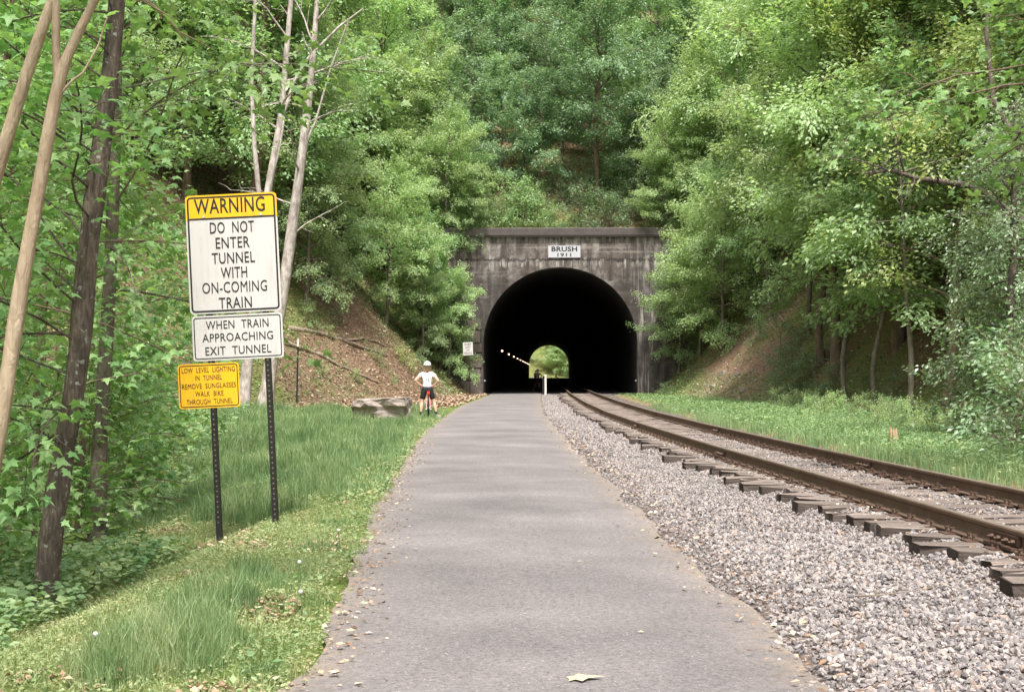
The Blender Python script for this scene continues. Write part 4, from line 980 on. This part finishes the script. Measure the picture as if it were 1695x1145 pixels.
# --- named trees near the camera, left
Yc = 10.4; b0 = at(66, 975, Yc)
custom('maple_tree', 'big dark barked maple with lichen spots at the near grass edge', b0, 'bark_dark', 'leaf_maple', seed=41, trunk=[b0 - [0, 0, .3], at(80, 880, Yc), at(97, 770, Yc + .1), at(126, 600, Yc + .1), at(136, 430, Yc + .2), at(160, 250, Yc + .2), at(182, 60, Yc + .3), at(195, -150, Yc + .4), at(205, -500, Yc + .5)], tr=[.092, .088, .085, .082, .078, .072, .065, .055, .03], lo=.24, n_limbs=34, reach=1.9, el0=.1, el1=.8, droop=.55, subs=11, dens=28, leaf='maple', lsize=.1, spread=.2, azr=(2.1, 4.9), lrf=.28, twig_r=.0035)
Yd = 17.0; b0 = at(158, 850, Yd)
custom('maple_tree', 'slim lichen spotted maple standing behind the big dark trunk', b0, 'bark_grey', 'leaf_maple', seed=42, trunk=[b0 - [0, 0, .4], at(160, 720, Yd), at(172, 560, Yd), at(180, 380, Yd), at(186, 150, Yd), at(192, -100, Yd), at(200, -400, Yd)], tr=[.1, .09, .085, .075, .06, .04, .02], lo=.4, n_limbs=34, reach=2.6, el0=-.05, el1=.8, droop=.6, subs=9, dens=18, leaf='maple', lsize=.14, spread=.2, lrf=.4, twig_r=.004)
Yb = 8.2; b0 = at(-75, 1090, Yb)
custom('forked_tree', 'smooth pale tan tree trunk forking above the undergrowth by the big maple', b0, 'bark_pale', 'leaf_maple', seed=43, trunk=[b0 - [0, 0, .2], at(-45, 900, Yb), at(-4, 700, Yb), at(22, 500, Yb), at(58, 300, Yb), at(88, 122, Yb), at(115, 60, Yb), at(148, -5, Yb), at(200, -110, Yb), at(280, -330, Yb)], tr=[.058, .052, .048, .044, .041, .037, .028, .026, .022, .012], fork=[([at(88, 130, Yb), at(84, 80, Yb), at(83, 0, Yb), at(78, -100, Yb), at(60, -300, Yb)], [.028, .025, .023, .02, .012]), ([at(92, 150, Yb), at(112, 128, Yb), at(130, 115, Yb), at(155, 70, Yb), at(170, 22, Yb)], [.010, .008, .007, .006, .005])], lo=.80, n_limbs=12, reach=1.4, el0=.3, droop=.4, subs=6, dens=10, leaf='maple', lsize=.13, spread=.14)
Ya = 8.6; b0 = at(-190, 1060, Ya)
custom('leaning_tree', 'smooth pale tan trunk leaning over beside the forked tree', b0, 'bark_pale', 'leaf_maple', seed=44, trunk=[b0 - [0, 0, .2], at(-150, 800, Ya), at(-75, 500, Ya), at(0, 228, Ya), at(40, 100, Ya), at(74, 0, Ya), at(130, -150, Ya), at(180, -320, Ya)], tr=[.056, .05, .046, .041, .037, .033, .026, .015], lo=.86, n_limbs=8, reach=1.3, el0=.2, droop=.4, subs=6, dens=9, leaf='maple', lsize=.13, spread=.14)
LG = 'young maples crowding the left edge of the grass'
for key, x, y, s in (('maple2', -6.3, 15.5, .95), ('maple1', -6.3, 12.2, .8), ('maple2', -8.6, 19, 1.1), ('maple1', -7.0, 21.0, .95), ('maple2', -9.2, 25.5, 1.15), ('maple1', -11.5, 22, 1.2), ('maple2', -12.5, 29, 1.25), ('maple1', -10.2, 31.5, 1.1), ('maple2', -15.5, 34, 1.3), ('maple1', -12.6, 37, 1.2), ('maple2', -14.2, 42.5, 1.3)):
    plant(key, x, y, s, None, 'young leafy maple growing at the left edge of the grass', LG)
for x, y, s in ((-5.2, 10.9, .8), (-5.5, 13.2, .9), (-6.0, 16.5, 1.0), (-6.3, 19.2, 1.0), (-5.6, 9.4, .9), (-7.2, 22.8, 1.1), (-8.1, 26.5, 1.1), (-9.0, 29.5, 1.2), (-10.3, 34.5, 1.2), (-11.4, 39, 1.2), (-6.6, 13.8, 1.1), (-7.4, 17.6, 1.2)):
    plant('maplebush', x, y, s, None, 'low maple sapling with bright leaves below the bigger maples', 'low maple saplings left of the grass', 'sapling')
# --- pale multi-stem tree behind the sign
Ye = 58.0; b0 = at(400, 664, Ye); b0[2] = Hs(b0[0], Ye)
st2 = [at(404, 600, Ye), at(428, 480, Ye), at(432, 380, Ye), at(425, 310, Ye), at(418, 240, Ye), at(412, 120, Ye), at(418, 20, Ye), at(425, -200, Ye)]
custom('sycamore_tree', 'pale barked tree with several slender stems rising behind the warning sign', b0, 'bark_white', 'leaf_light', seed=45, trunk=[b0 - [0, 0, .3], at(408, 590, Ye), at(425, 470, Ye), at(440, 310, Ye), at(462, 200, Ye), at(470, 100, Ye), at(478, 0, Ye), at(495, -200, Ye)], tr=[.27, .22, .18, .16, .14, .12, .1, .04], fork=[(st2, [.15, .13, .12, .11, .1, .09, .08, .04]), ([at(462, 200, Ye), at(485, 130, Ye), at(510, 90, Ye), at(560, 40, Ye), at(600, 10, Ye)], [.08, .07, .06, .05, .03]), ([at(440, 380, Ye), at(446, 300, Ye), at(462, 230, Ye), at(468, 190, Ye)], [.07, .06, .06, .05])], lo=.5, n_limbs=13, reach=3.0, el0=.5, el1=1.0, droop=.2, subs=7, dens=16, lsize=.15, spread=.25, bare=.55, twig_r=.012)
b0 = at(436, 664, Ye); b0[2] = Hs(b0[0], Ye)
custom('sycamore_tree', 'single thick pale trunk leaning towards the tunnel behind the warning sign', b0, 'bark_white', 'leaf_light', seed=46, trunk=[b0 - [0, 0, .3], at(446, 600, Ye), at(466, 490, Ye), at(482, 370, Ye), at(497, 260, Ye), at(511, 140, Ye), at(520, 40, Ye), at(530, -160, Ye)], tr=[.33, .27, .24, .22, .2, .15, .11, .05], fork=[([at(497, 250, Ye), at(520, 200, Ye), at(545, 110, Ye), at(575, 30, Ye)], [.06, .05, .04, .03])], lo=.4, n_limbs=11, reach=3.0, el0=.2, el1=.9, droop=.3, subs=7, dens=16, lsize=.15, spread=.25, bare=.6, twig_r=.012)
# --- left bank
BL = 'leafy tree with drooping layered branches on the left bank'
BLL = ['small tree with a thin grey trunk halfway up the left bank', 'wide pale green tree above the fallen logs', 'drooping tree between the pale trunks and the fallen logs', 'leafy tree just left of the tunnel coping', 'tall pale green tree towering over the left bank', 'tall pale green tree beside the pale leaning trunk', 'pale green tree high on the bank behind the coping', 'low drooping tree right beside the pale leaning trunk', 'tall tree directly behind the pale stems', 'tall green tree seen left of the pale stems above the sign', 'small leafy tree at the left end of the coping', 'drooping pale tree uphill of the small grey trunked tree', 'tiny tree on the steep bank above the small white sign', 'small drooping tree over the upper end of the fallen logs']
for bi, (key, px, py, s, lm) in enumerate((('beech1', 683, 492, .62, None), ('beech2', 600, 455, 1.0, None), ('beech1', 545, 470, .85, 'leaf_mid'), ('beech1', 735, 430, .75, None), ('tall1', 640, 400, 1.15, 'leaf_light'), ('tall2', 570, 420, 1.2, 'leaf_light'), ('beech2', 700, 360, .95, None), ('beech1', 505, 500, .75, 'leaf_mid'), ('tall2', 480, 450, 1.1, 'leaf_light'), ('tall1', 420, 470, 1.2, 'leaf_mid'), ('beech2', 760, 390, .6, 'leaf_mid'), ('beech1', 660, 440, .8, None), ('beech1', 772, 470, .42, 'leaf_mid'), ('beech1', 625, 470, .6, 'leaf_mid'))):
    at_px(key, px, py, s, BLL[bi], 'trees on the left bank', leafm=lm)
for x, y, s, lm, lab in ((-8.2, 91.5, .72, 'leaf_mid', 'drooping tree hiding the left end of the tunnel headwall'), (-6.9, 93.4, .52, 'leaf_dark', 'small leafy tree hugging the headwall above the left jamb'), (-9.8, 87.5, .8, 'leaf_light', 'pale leafy tree on the bank left of the headwall'), (9.8, 91, .8, 'leaf_light', 'drooping tree covering the right end of the tunnel headwall'), (8.7, 93.0, .66, 'leaf_mid', 'small leafy tree hugging the headwall right of the arch'), (10.8, 86.5, .85, 'leaf_light', 'pale leafy tree on the bank right of the headwall')):
    plant('beech1', x, y, s, None, lab, leafm=lm)
plant('beech1', -6.3, 92.4, .6, None, 'low leafy tree in front of the headwall above the small white sign', leafm='leaf_light')
plant('beech1', -7.6, 89.0, .55, None, 'low leafy tree on the bank beside the left wall end', leafm='leaf_mid')
def scatter(n_, region, mind, keys, label, group, smin, smax, cat='tree', mats=(None,), reject=None, pts=None):
    out = [] if pts is None else pts; tries = 0; made = 0
    while made < n_ and tries < n_ * 60:
        tries += 1; x = random.uniform(region[0], region[1]); y = random.uniform(region[2], region[3])
        if not (-.375 * y - 3.0 < x < .345 * y + 3.5): continue
        if reject and reject(x, y): continue
        if any((x - a_) ** 2 + (y - b_) ** 2 < mind * mind for a_, b_ in out): continue
        out.append((x, y)); made += 1
        plant(random.choice(keys), x, y, random.uniform(smin, smax), None, label, group, cat, random.choice(mats))
    return out
dist = lambda x, y: float(poly_dist(np.array([x]), np.array([y]))[0])
# taller wood further up the left slope
scatter(34, (-46, -11, 46, 96), 4.0, ('tall1', 'tall2', 'beech2'), 'tall forest tree rising behind the left bank', 'forest behind the left bank', .9, 1.3, mats=('leaf_mid', 'leaf_light', None), reject=lambda x, y: dist(x, y) < (9 if y > 62 else 5) or (-.235 * y < x < -.16 * y and y < 74))
# --- right side
BR = 'leafy tree with layered branches on the right bank beside the portal'
BRL = ['leafy tree just above the bare dirt beside the portal', 'broad tree uphill of the bare dirt bank', 'drooping tree at the far side of the bare dirt bank', 'small pale tree tight against the right end of headwall', 'pale tree above the right end of the coping', 'tall pale green tree behind the bare dirt bank', 'green tree between the dirt bank and the slender grey trunk', 'tall pale tree high above the bare dirt bank', 'small pale tree peeking over the right end of the coping']
for bi, (key, px, py, s, lm) in enumerate((('beech2', 1175, 540, .7, None), ('beech2', 1225, 500, .9, None), ('beech2', 1275, 525, .8, 'leaf_mid'), ('beech1', 1125, 500, .6, 'leaf_light'), ('beech2', 1160, 430, .9, None), ('tall2', 1300, 500, 1.05, 'leaf_light'), ('beech2', 1335, 560, .85, 'leaf_mid'), ('tall1', 1230, 440, 1.1, 'leaf_light'), ('beech2', 1105, 430, .62, 'leaf_light'))):
    at_px(key, px, py, s, BRL[bi], 'trees on the right bank', leafm=lm)
for px, py, s, lab in ((1397, 664, .78, 'slender grey trunk of a young tree at the foot of the right bank'), (1446, 676, .72, 'slim bent young tree next to the slender grey trunk'), (1500, 684, .75, 'pale slim tree at the right woodland edge beside vines')):
    at_px('under2', px, py, s * 1.5, lab, leafm='leaf_mid')
for x, y, s, k_, lm in ((15.2, 61, 1.1, 'yellow', None), (14.6, 52, 1.0, 'yellow', None), (18.5, 55, 1.15, 'yellow', 'leaf_light'), (12.8, 66, .95, 'yellow', 'leaf_light')):
    plant(k_, x, y, s, None, ('pale green' if lm else 'yellow green') + ' oak with open branches behind the right verge', 'oaks behind the right verge', leafm=lm)
for x, y, s in ((10.2, 31.5, .8), (11.8, 34.5, .85), (10.9, 29.0, .6), (13.6, 39, .75)):
    plant('vine', x, y, s, None, 'dense vine covered tree at the right woodland edge', 'vine covered trees on the right')
scatter(40, (8, 40, 36, 96), 3.6, ('tall1', 'tall2', 'beech2'), 'tall forest tree rising behind the right bank', 'forest behind the right bank', .9, 1.25, mats=('leaf_mid', 'leaf_light', None), reject=lambda x, y: dist(x, y) < (7 if y > 66 else 1.5) or (y < 64 and x < 12.5) or x < .2 * y and y < 68)
# overhanging limb and near maple leaves, upper right
Yr = 33.0; b0 = at(1790, 720, Yr); b0[2] = Hs(b0[0], Yr)
custom('dead_limbed_tree', 'dark tree sending one long crooked limb out over the right verge', b0, 'bark_dark', 'leaf_yellow', seed=51, trunk=[b0 - [0, 0, .3], at(1780, 560, Yr), at(1760, 430, Yr), at(1700, 378, Yr), at(1660, 350, Yr), at(1615, 312, Yr), at(1560, 302, Yr), at(1510, 297, Yr), at(1480, 283, Yr), at(1430, 288, Yr)], tr=[.2, .18, .14, .11, .095, .085, .075, .06, .05, .02], fork=[([at(1780, 560, Yr), at(1720, 330, Yr), at(1680, 240, Yr), at(1640, 165, Yr), at(1630, 60, Yr), at(1640, -100, Yr)], [.12, .09, .08, .065, .05, .03]), ([at(1640, 172, Yr), at(1612, 150, Yr), at(1590, 138, Yr), at(1548, 138, Yr)], [.04, .035, .03, .015])], lo=.62, n_limbs=14, reach=1.6, el0=.3, el1=.6, droop=.2, subs=6, dens=22, lsize=.12, spread=.2, bare=.3)
Ym = 19.0; b0 = np.array([7.1, Ym, Hs(7.1, Ym)])
custom('maple_tree', 'maple overhanging the right verge with dark green lobed leaves', b0, 'bark_brown', 'leaf_maple', seed=52, trunk=[b0 - [0, 0, .3], b0 + [.0, 0, 2], b0 + [-.1, .1, 4], b0 + [-.2, .1, 6], b0 + [-.4, .2, 8]], tr=[.1, .09, .08, .06, .03], lo=.55, n_limbs=20, reach=2.2, el0=-.1, el1=.5, droop=.5, subs=9, dens=16, leaf='maple', lsize=.15, spread=.2, lrf=.6)
# --- hillside above the portal
hp_pts = []
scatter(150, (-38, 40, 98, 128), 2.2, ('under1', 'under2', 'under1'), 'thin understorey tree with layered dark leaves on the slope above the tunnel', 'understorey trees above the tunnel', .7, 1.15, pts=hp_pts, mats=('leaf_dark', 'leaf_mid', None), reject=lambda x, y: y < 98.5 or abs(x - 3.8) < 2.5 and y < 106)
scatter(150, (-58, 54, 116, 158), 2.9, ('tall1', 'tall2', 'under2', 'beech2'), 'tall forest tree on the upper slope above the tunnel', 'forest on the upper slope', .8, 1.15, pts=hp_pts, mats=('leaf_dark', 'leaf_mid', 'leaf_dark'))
for px, py, s, lab in ((990, 372, 1.05, 'straight grey beech trunk rising alone above the tunnel coping'), (868, 330, .9, 'thin tree with bare lower trunk above left part of the coping')):
    dz = (VPY - py) / F_PX
    q = hit(px, py - 4); q.y = max(q.y, 101); q.x = (px - VPX) / F_PX * q.y
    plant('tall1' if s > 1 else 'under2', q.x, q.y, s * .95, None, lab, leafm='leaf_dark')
# --- trees seen through the far end of the tunnel
for i in range(16):
    x = random.uniform(-13, 15); y = random.uniform(396, 440)
    plant(random.choice(('beech1', 'beech2', 'tall2')), x if abs(x + 2) > 3 or y > 415 else x + 6, y, random.uniform(.9, 1.2), None, 'sunlit tree beyond the far end of the tunnel', 'trees beyond the tunnel', leafm=random.choice(('leaf_light', 'leaf_yellow')))
# --- shrubs on the banks and above the coping
SB = 'low green shrub among dead leaves on the left bank'
for i in range(26):
    px = random.uniform(668, 792); py = random.uniform(470, 615)
    if py > 640 - (792 - px) * .1: continue
    at_px(random.choice(('bush1', 'bush2', 'bush2')), px, py, random.uniform(.7, 1.3), SB, 'shrubs on the left bank', cat='shrub', leafm=random.choice(('leaf_mid', 'leaf_light', 'leaf_yellow')))
for px, py, s, k_ in ((700, 545, 1.1, 'bush2'), (725, 520, 1.2, 'bush1'), (740, 565, 1.2, 'bush2'), (760, 530, 1.0, 'bush1'), (765, 590, .9, 'bush2'), (720, 590, 1.0, 'bush2'), (690, 510, .9, 'bush2'), (745, 605, .8, 'bush2'), (660, 520, .6, 'bush2'), (625, 600, .6, 'bush2'), (590, 632, .5, 'bush2'), (545, 560, .5, 'bush2'), (715, 480, 1.0, 'bush1'), (755, 485, 1.2, 'bush1'), (775, 500, 1.1, 'bush1'), (650, 640, .4, 'bush2'), (555, 520, .8, 'bush1'), (510, 540, .7, 'bush1'), (735, 632, .5, 'bush2'), (782, 545, .9, 'bush1'), (770, 455, 1.3, 'bush1'), (530, 620, .5, 'bush2')):
    at_px(k_, px, py, s, SB, 'shrubs on the left bank', cat='shrub')
for px, py, s, k_ in ((1130, 585, 1.2, 'bush1'), (1165, 570, 1.3, 'bush1'), (1110, 620, .5, 'bush2'), (1100, 655, .6, 'bush2'), (1285, 668, .6, 'bush1'), (1310, 650, .9, 'bush1'), (1330, 640, .7, 'bush1'), (1350, 665, .5, 'bush1'), (1290, 600, 1.1, 'bush1'), (1260, 560, 1.0, 'bush2'), (1085, 640, .6, 'bush2'), (1380, 645, .6, 'bush1'), (1310, 620, .8, 'bush1'), (1425, 655, .5, 'bush1'), (1475, 660, .6, 'bush1'), (1360, 600, 1.0, 'bush1'), (1120, 560, 1.4, 'bush1'), (1145, 615, .5, 'bush2')):
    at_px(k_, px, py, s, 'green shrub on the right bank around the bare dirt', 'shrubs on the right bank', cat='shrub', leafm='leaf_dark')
for i in range(44):
    x = -7.5 + 18 * (i + random.random()) / 44; y = random.uniform(97.3, 102)
    plant(random.choice(('bush1', 'bush2')), x, y, random.uniform(.8, 1.6), None, 'leafy shrub growing behind the tunnel coping', 'shrubs behind the coping', 'shrub', random.choice(('leaf_dark', 'leaf_mid')))
for i in range(120):
    x = random.uniform(-26, 30); y = random.uniform(100, 140)
    plant(random.choice(('bush1', 'bush2')), x, y, random.uniform(1.0, 2.0), None, 'dark green bush on the shaded forest floor above the tunnel', 'bushes on the forest floor', 'bush', random.choice(('leaf_dark', 'leaf_mid')))
for i in range(60):
    y = random.uniform(17, 60); x = float(rail_l(y)) + GAUGE + 3.4 + (y - 17) * .05 + random.uniform(.6, 4.0)
    plant('bush2', x, y, random.uniform(.35, .6) if y > 30 else random.uniform(.3, .6), None, 'leafy weed clump on the right verge beyond the rails', 'weed clumps on the right verge', 'plant', random.choice(('leaf_light', 'leaf_mid')))
for x, y, s in ((8.2, 24.5, 1.0), (8.9, 27, 1.2), (8.3, 21.8, .8), (9.6, 30, 1.2), (9.9, 33, 1.1), (10.9, 37, .8)):
    plant('bush1', x, y, s, None, 'dense bush below the vine covered trees at the right edge', 'bushes at the right woodland edge', 'bush', 'leaf_vine')

# ------------------------------------------------------------------ grass, weeds and dead leaves
def blades(name, X, Y, hgt, wid, mat, seed, lab, lean=.35):
    r = np.random.default_rng(seed); n_ = len(X); Z = H(X, Y) - .015
    a_ = r.random(n_) * 6.283; hx, hy = np.cos(a_), np.sin(a_); b_ = r.random(n_) * 6.283; ln = hgt * lean * r.random(n_) * 1.6
    P = np.stack([X, Y, Z], -1); Wv = np.stack([hx, hy, 0 * hx], -1) * wid[:, None]; Lv = np.stack([np.cos(b_), np.sin(b_), 0 * hx], -1) * ln[:, None]; U = np.stack([0 * hx, 0 * hx, hgt], -1)
    V = np.stack([P - Wv, P + Wv, P + Lv * .35 + U * .6 - Wv * .7, P + Lv * .35 + U * .6 + Wv * .7, P + Lv + U * (.95)], 1)
    k_ = np.arange(n_)[:, None] * 5
    q_ = np.concatenate([k_ + np.array([[0, 1, 3, 2]])]); t_ = k_ + np.array([[2, 3, 4]])
    rn = np.clip(r.beta(2, 2, n_), 0, 1)
    return tag(obj(name, mk_mesh(name, V.reshape(-1, 3), [q_, t_], {'rnd': np.repeat(rn, 5)}), mat), lab, kind='stuff')
def ground_leaves(name, X, Y, size, kind, mat, seed, lab, lift=.02, tilt=.5, zf=H, up=0.0):
    r = np.random.default_rng(seed); n_ = len(X); Z = zf(X, Y) + lift * r.random(n_) * 2 + .003
    a_ = r.random(n_) * 6.283
    D = np.stack([np.cos(a_), np.sin(a_), r.normal(up, .25, n_)], -1); N = np.stack([r.normal(0, tilt, n_), r.normal(0, tilt, n_), np.ones(n_)], -1)
    v, f, rn = leaves(np.stack([X, Y, Z], -1), D, N, size * r.uniform(.5, 1.4, n_), kind, r)
    rn = np.repeat(r.random(n_), len(rn) // n_) if mat is M['litter'] else rn
    return tag(obj(name, mk_mesh(name, v, [f], {'rnd': rn}), mat), lab, kind='stuff')
r = np.random.default_rng(5)
def verge(n_, y0, y1, wl=lambda y: -(4.3 + .17 * np.maximum(y - 10, 0))):
    Y = y0 + (y1 - y0) * r.random(n_); L = wl(Y); Rr = path_l(Y) + .12
    return L + (Rr - L) * r.random(n_), Y
TUFT = [(*hit(px, py)[:2], s) for px, py, s in ((250, 1095, .22), (310, 1060, .25), (390, 1010, .2), (480, 975, .24), (420, 965, .2), (530, 915, .22), (445, 1118, .12), (300, 1110, .2), (360, 1080, .18), (510, 950, .2), (560, 870, .2), (200, 1120, .2), (590, 840, .2), (540, 985, .12), (330, 1000, .12))]
def tallmask(X, Y):
    m = fbm(X, Y * .8, 1.5, 90); near = np.zeros_like(m)
    for a_, b_, s_ in TUFT: s_ = s_ * .95; near = np.maximum(near, np.exp(-((X - a_) ** 2 + ((Y - b_) * .6) ** 2) / (2 * s_ * s_)))
    k_ = sstep(12.5, 15, Y)
    return (near * .42 + .33 + (m - .5) * .35) * (1 - k_) + m * k_
def edge_in(X, Y): return path_l(Y) - X + (fbm(X, Y, .5, 95) - .5) * .5
# tall dark tufts
def do_grass(n_, y0, y1, h0, h1, wd, seed, lab, thr=.52):
    X, Y = verge(n_, y0, y1); m = tallmask(X, Y); e = edge_in(X, Y)
    far_ = sstep(16, 22, Y)
    k_ = (e > .05) & (r.random(len(X)) < np.clip((m - (thr - far_ * .14)) * 9, .04, 1))
    X, Y, m, e = X[k_], Y[k_], m[k_], e[k_]
    hg = (h0 + (h1 - h0) * np.clip((m - .42) * 4, 0, 1)) * r.uniform(.5, 1.15, len(X)) * np.clip(e * 1.6, .3, 1)
    blades('grass', X, Y, hg, np.full(len(X), wd), M['grass'], seed, lab)
do_grass(60000, 5.5, 12, .10, .30, .0030, 61, 'tall dark green grass tufts in the near left verge')
do_grass(60000, 12, 24, .10, .48, .0042, 62, 'tall grass around the warning sign posts')
do_grass(60000, 24, 52, .12, .55, .008, 63, 'green grass on the verge towards the boulder')
X, Y = verge(50000, 5.2, 17); k_ = edge_in(X, Y) > .0; X = X[k_]; Y = Y[k_]; blades('grass', X, Y, r.uniform(.03, .11, len(X)), np.full(len(X), .0028), M['clover'], 79, 'short pale grass all through the near left verge', .8)
X, Y = verge(50000, 17, 52); k_ = edge_in(X, Y) > .0; X = X[k_]; Y = Y[k_]; blades('grass', X, Y, r.uniform(.06, .26, len(X)), np.full(len(X), .006), M['weed'], 80, 'pale soft grass all through the far left verge', .6)
# clover and low weeds
X, Y = verge(60000, 5.2, 16); k_ = (edge_in(X, Y) > -.08) & (fbm(X, Y, 1.1, 97) > .38); ground_leaves('clover', X[k_], Y[k_], .022, 'kite', M['clover'], 64, 'low yellow green clover and weeds in the near left verge', .03, .7, up=.3)
X, Y = verge(40000, 16, 50); k_ = (edge_in(X, Y) > -.1); ground_leaves('clover', X[k_], Y[k_], .055, 'kite', M['clover'], 65, 'low yellow green weeds in the far left verge', .05, .7, up=.3)
X, Y = verge(9000, 5.2, 30); k_ = (np.abs(edge_in(X, Y) - .12) < .22); ground_leaves('verge_weed', X[k_], Y[k_], .045, 'kite', M['weed'], 66, 'broad leaved weeds along the path edge', .04, .6, up=.35)
X = r.uniform(-5.6, -2.9, 16000); Y = r.uniform(6.5, 13.5, 16000); k_ = (X < -3.15 - .06 * (Y - 7) + (fbm(X, Y, .8, 98) - .5) * .9); ground_leaves('ground_ivy', X[k_], Y[k_], .065, 'oval', M['weed'], 67, 'dense leafy ground cover beneath the big dark maple', .11, .6, up=.2)
X = r.uniform(-16, -4.5, 26000); Y = r.uniform(12, 50, 26000); k_ = (X < -4.2 - .17 * np.maximum(Y - 10, 0) + .6) & (X > -8 - .25 * (Y - 10)); ground_leaves('ground_ivy', X[k_], Y[k_], .11, 'oval', M['weed'], 68, 'leafy ground cover under the young maples', .2, .6, up=.2)
# right verge
def rverge(n_, y0, y1, w_=6.0):
    Y = y0 + (y1 - y0) * r.random(n_) ** 1.0; return rail_l(Y) + GAUGE + 1.15 + w_ * r.random(n_) * (.5 + Y / 60), Y
X, Y = rverge(60000, 13, 40); k_ = r.random(len(X)) < sstep(.1, 1.8, X - rail_l(Y) - GAUGE - 1.3 + (fbm(X, Y, 1.2, 110) - .5) * 1.8) + .03; ground_leaves('verge_weed', X[k_], Y[k_], .06, 'kite', M['weed'], 69, 'leafy weeds covering the near right verge', .10, .6, up=.3)
X, Y = rverge(50000, 40, 92, 5); k_ = r.random(len(X)) < sstep(.2, 1.8, X - rail_l(Y) - GAUGE - 1.3 + (fbm(X, Y, 1.2, 112) - .5) * 1.5) + .02; k_ &= (poly_dist(X, Y) < 2.0); ground_leaves('verge_weed', X[k_], Y[k_], .10, 'kite', M['weed'], 70, 'leafy weeds covering the far right verge', .08, .6, up=.3)
X, Y = rverge(55000, 13, 60, 5); k_ = fbm(X, Y, .8, 115) > .45; X = X[k_]; Y = Y[k_]; blades('grass', X, Y, r.uniform(.08, .34, len(X)), np.full(len(X), .006), M['weed'], 71, 'pale grass between the rails and right side weeds')
X = r.uniform(-26, -4, 60000); Y = r.uniform(50, 95, 60000); d_ = poly_dist(X, Y); k_ = (d_ > .4) & (d_ < 14) & (fbm(X, Y, 3.0, 130) > .47); ground_leaves('bank_weed', X[k_], Y[k_], .11, 'kite', M['weed'], 78, 'patches of low green weeds on the left bank', .12, .6, up=.3)
# leaf litter
X = r.uniform(-26, -3.4, 60000); Y = r.uniform(50, 95, 60000); d_ = poly_dist(X, Y); k_ = (d_ > .05 - 1.5 * (Y > 60)) & (d_ < 16) & (X < path_l(Y) - .2) & (Y + X * .35 > 50); ground_leaves('leaf_litter', X[k_], Y[k_], .13, 'kite', M['litter'], 72, 'brown dead leaves covering the left bank', .05, .5)
X = r.uniform(-20, 24, 16000); Y = r.uniform(97, 122, 16000); ground_leaves('leaf_litter', X, Y, .2, 'kite', M['litter'], 73, 'brown dead leaves on the slope above the tunnel', .06, .5)
X, Y = verge(26000, 5.2, 18); m = fbm(X, Y, .8, 120); k_ = (m > .60) & (edge_in(X, Y) > .1); ground_leaves('leaf_litter', X[k_], Y[k_], .055, 'kite', M['litter'], 74, 'patches of brown dead leaves in the near grass', .025, .5)
X = r.uniform(6.5, 22, 22000); Y = r.uniform(48, 95, 22000); d_ = poly_dist(X, Y); k_ = (d_ > .3) & (d_ < 9); ground_leaves('leaf_litter', X[k_], Y[k_], .12, 'kite', M['litter'], 75, 'brown dead leaves on the right bank', .04, .5)
Y = r.uniform(5.5, 40, 1500); X = np.where(r.random(1500) < .5, path_r(Y) + r.normal(.1, .2, 1500), rail_l(Y) + r.normal(-.2, .25, 1500)); ground_leaves('leaf_litter', X, Y, .045, 'kite', M['litter'], 76, 'scattered brown leaf fragments on the ballast', .01, .35, zf=lambda a_, b_: np.maximum(bz(a_, b_), .02) + .02)
Y = r.uniform(5.5, 30, 900); X = path_l(Y) + np.abs(r.normal(0, .22, 900)); ground_leaves('leaf_litter', X, Y, .04, 'kite', M['litter'], 77, 'scattered brown leaf fragments at the path edge', .004, .3, zf=lambda a_, b_: 0 * a_ + .022)
X = r.uniform(-22, 26, 20000); Y = r.uniform(97, 132, 20000); k_ = fbm(X, Y, 3.0, 133) > .42; ground_leaves('forest_weed', X[k_], Y[k_], .2, 'kite', M['weed'], 81, 'low green plants on the slope above the tunnel', .2, .6, up=.2)
X = r.uniform(6.5, 24, 40000); Y = r.uniform(46, 95, 40000); d_ = poly_dist(X, Y); md = np.exp(-(((X - 9.6) / 2.6) ** 2 + ((Y - 76) / 7.5) ** 2)); k_ = (d_ > .2) & (d_ < 10) & (fbm(X, Y, 2.5, 136) > .42 + md * .35); ground_leaves('bank_weed', X[k_], Y[k_], .12, 'kite', M['weed'], 82, 'low green plants covering the right bank', .15, .6, up=.3)
# dandelion clocks
for px, py in ((495, 966), (497, 1022), (155, 1108), (560, 905)):
    q = hit(px, py + 14)
    t = thing('dandelion', 'white dandelion seed head on a thin stem in the near grass', 'flower', q, 0, 'dandelion clocks in the near verge')
    mb = MB(); mb.tube([(0, 0, 0), (.01, 0, .1), (.0, .005, .19)], .003, 5); obj('stem', mb.mesh('stem'), M['grass'], t)
    mb = MB(); th = np.linspace(.02, math.pi - .02, 9); mb.tube(np.stack([0 * th, 0 * th, -.014 * np.cos(th)], -1) + np.array([0, .005, .2]), .014 * np.sin(th) * (1 + .1 * np.cos(9 * th)), 12); obj('seed_head', mb.mesh('seed_head'), M['dandelion'], t)
# splintered stump on the right verge
for px, py, s, lab in ((1475, 737, 1.0, 'short splintered pale stump among the right verge weeds'), (1630, 728, 1.0, 'broken tan stump beside the dark vine covered trunk')):
    q = hit(px, py); mb = MB()
    for k_ in range(7):
        a_ = k_ / 7 * 6.283; x_, y_ = .06 * math.cos(a_), .06 * math.sin(a_); hh = random.uniform(.22, .42) * s
        mb.tube([(x_, y_, -.05), (x_ * 1.05, y_, hh * .7), (x_ * 1.3, y_ * 1.2, hh)], [.045, .038, .004], 5)
    tag(obj('broken_stump', mb.mesh('broken_stump'), M['splinter'], None, q), lab, 'stump')
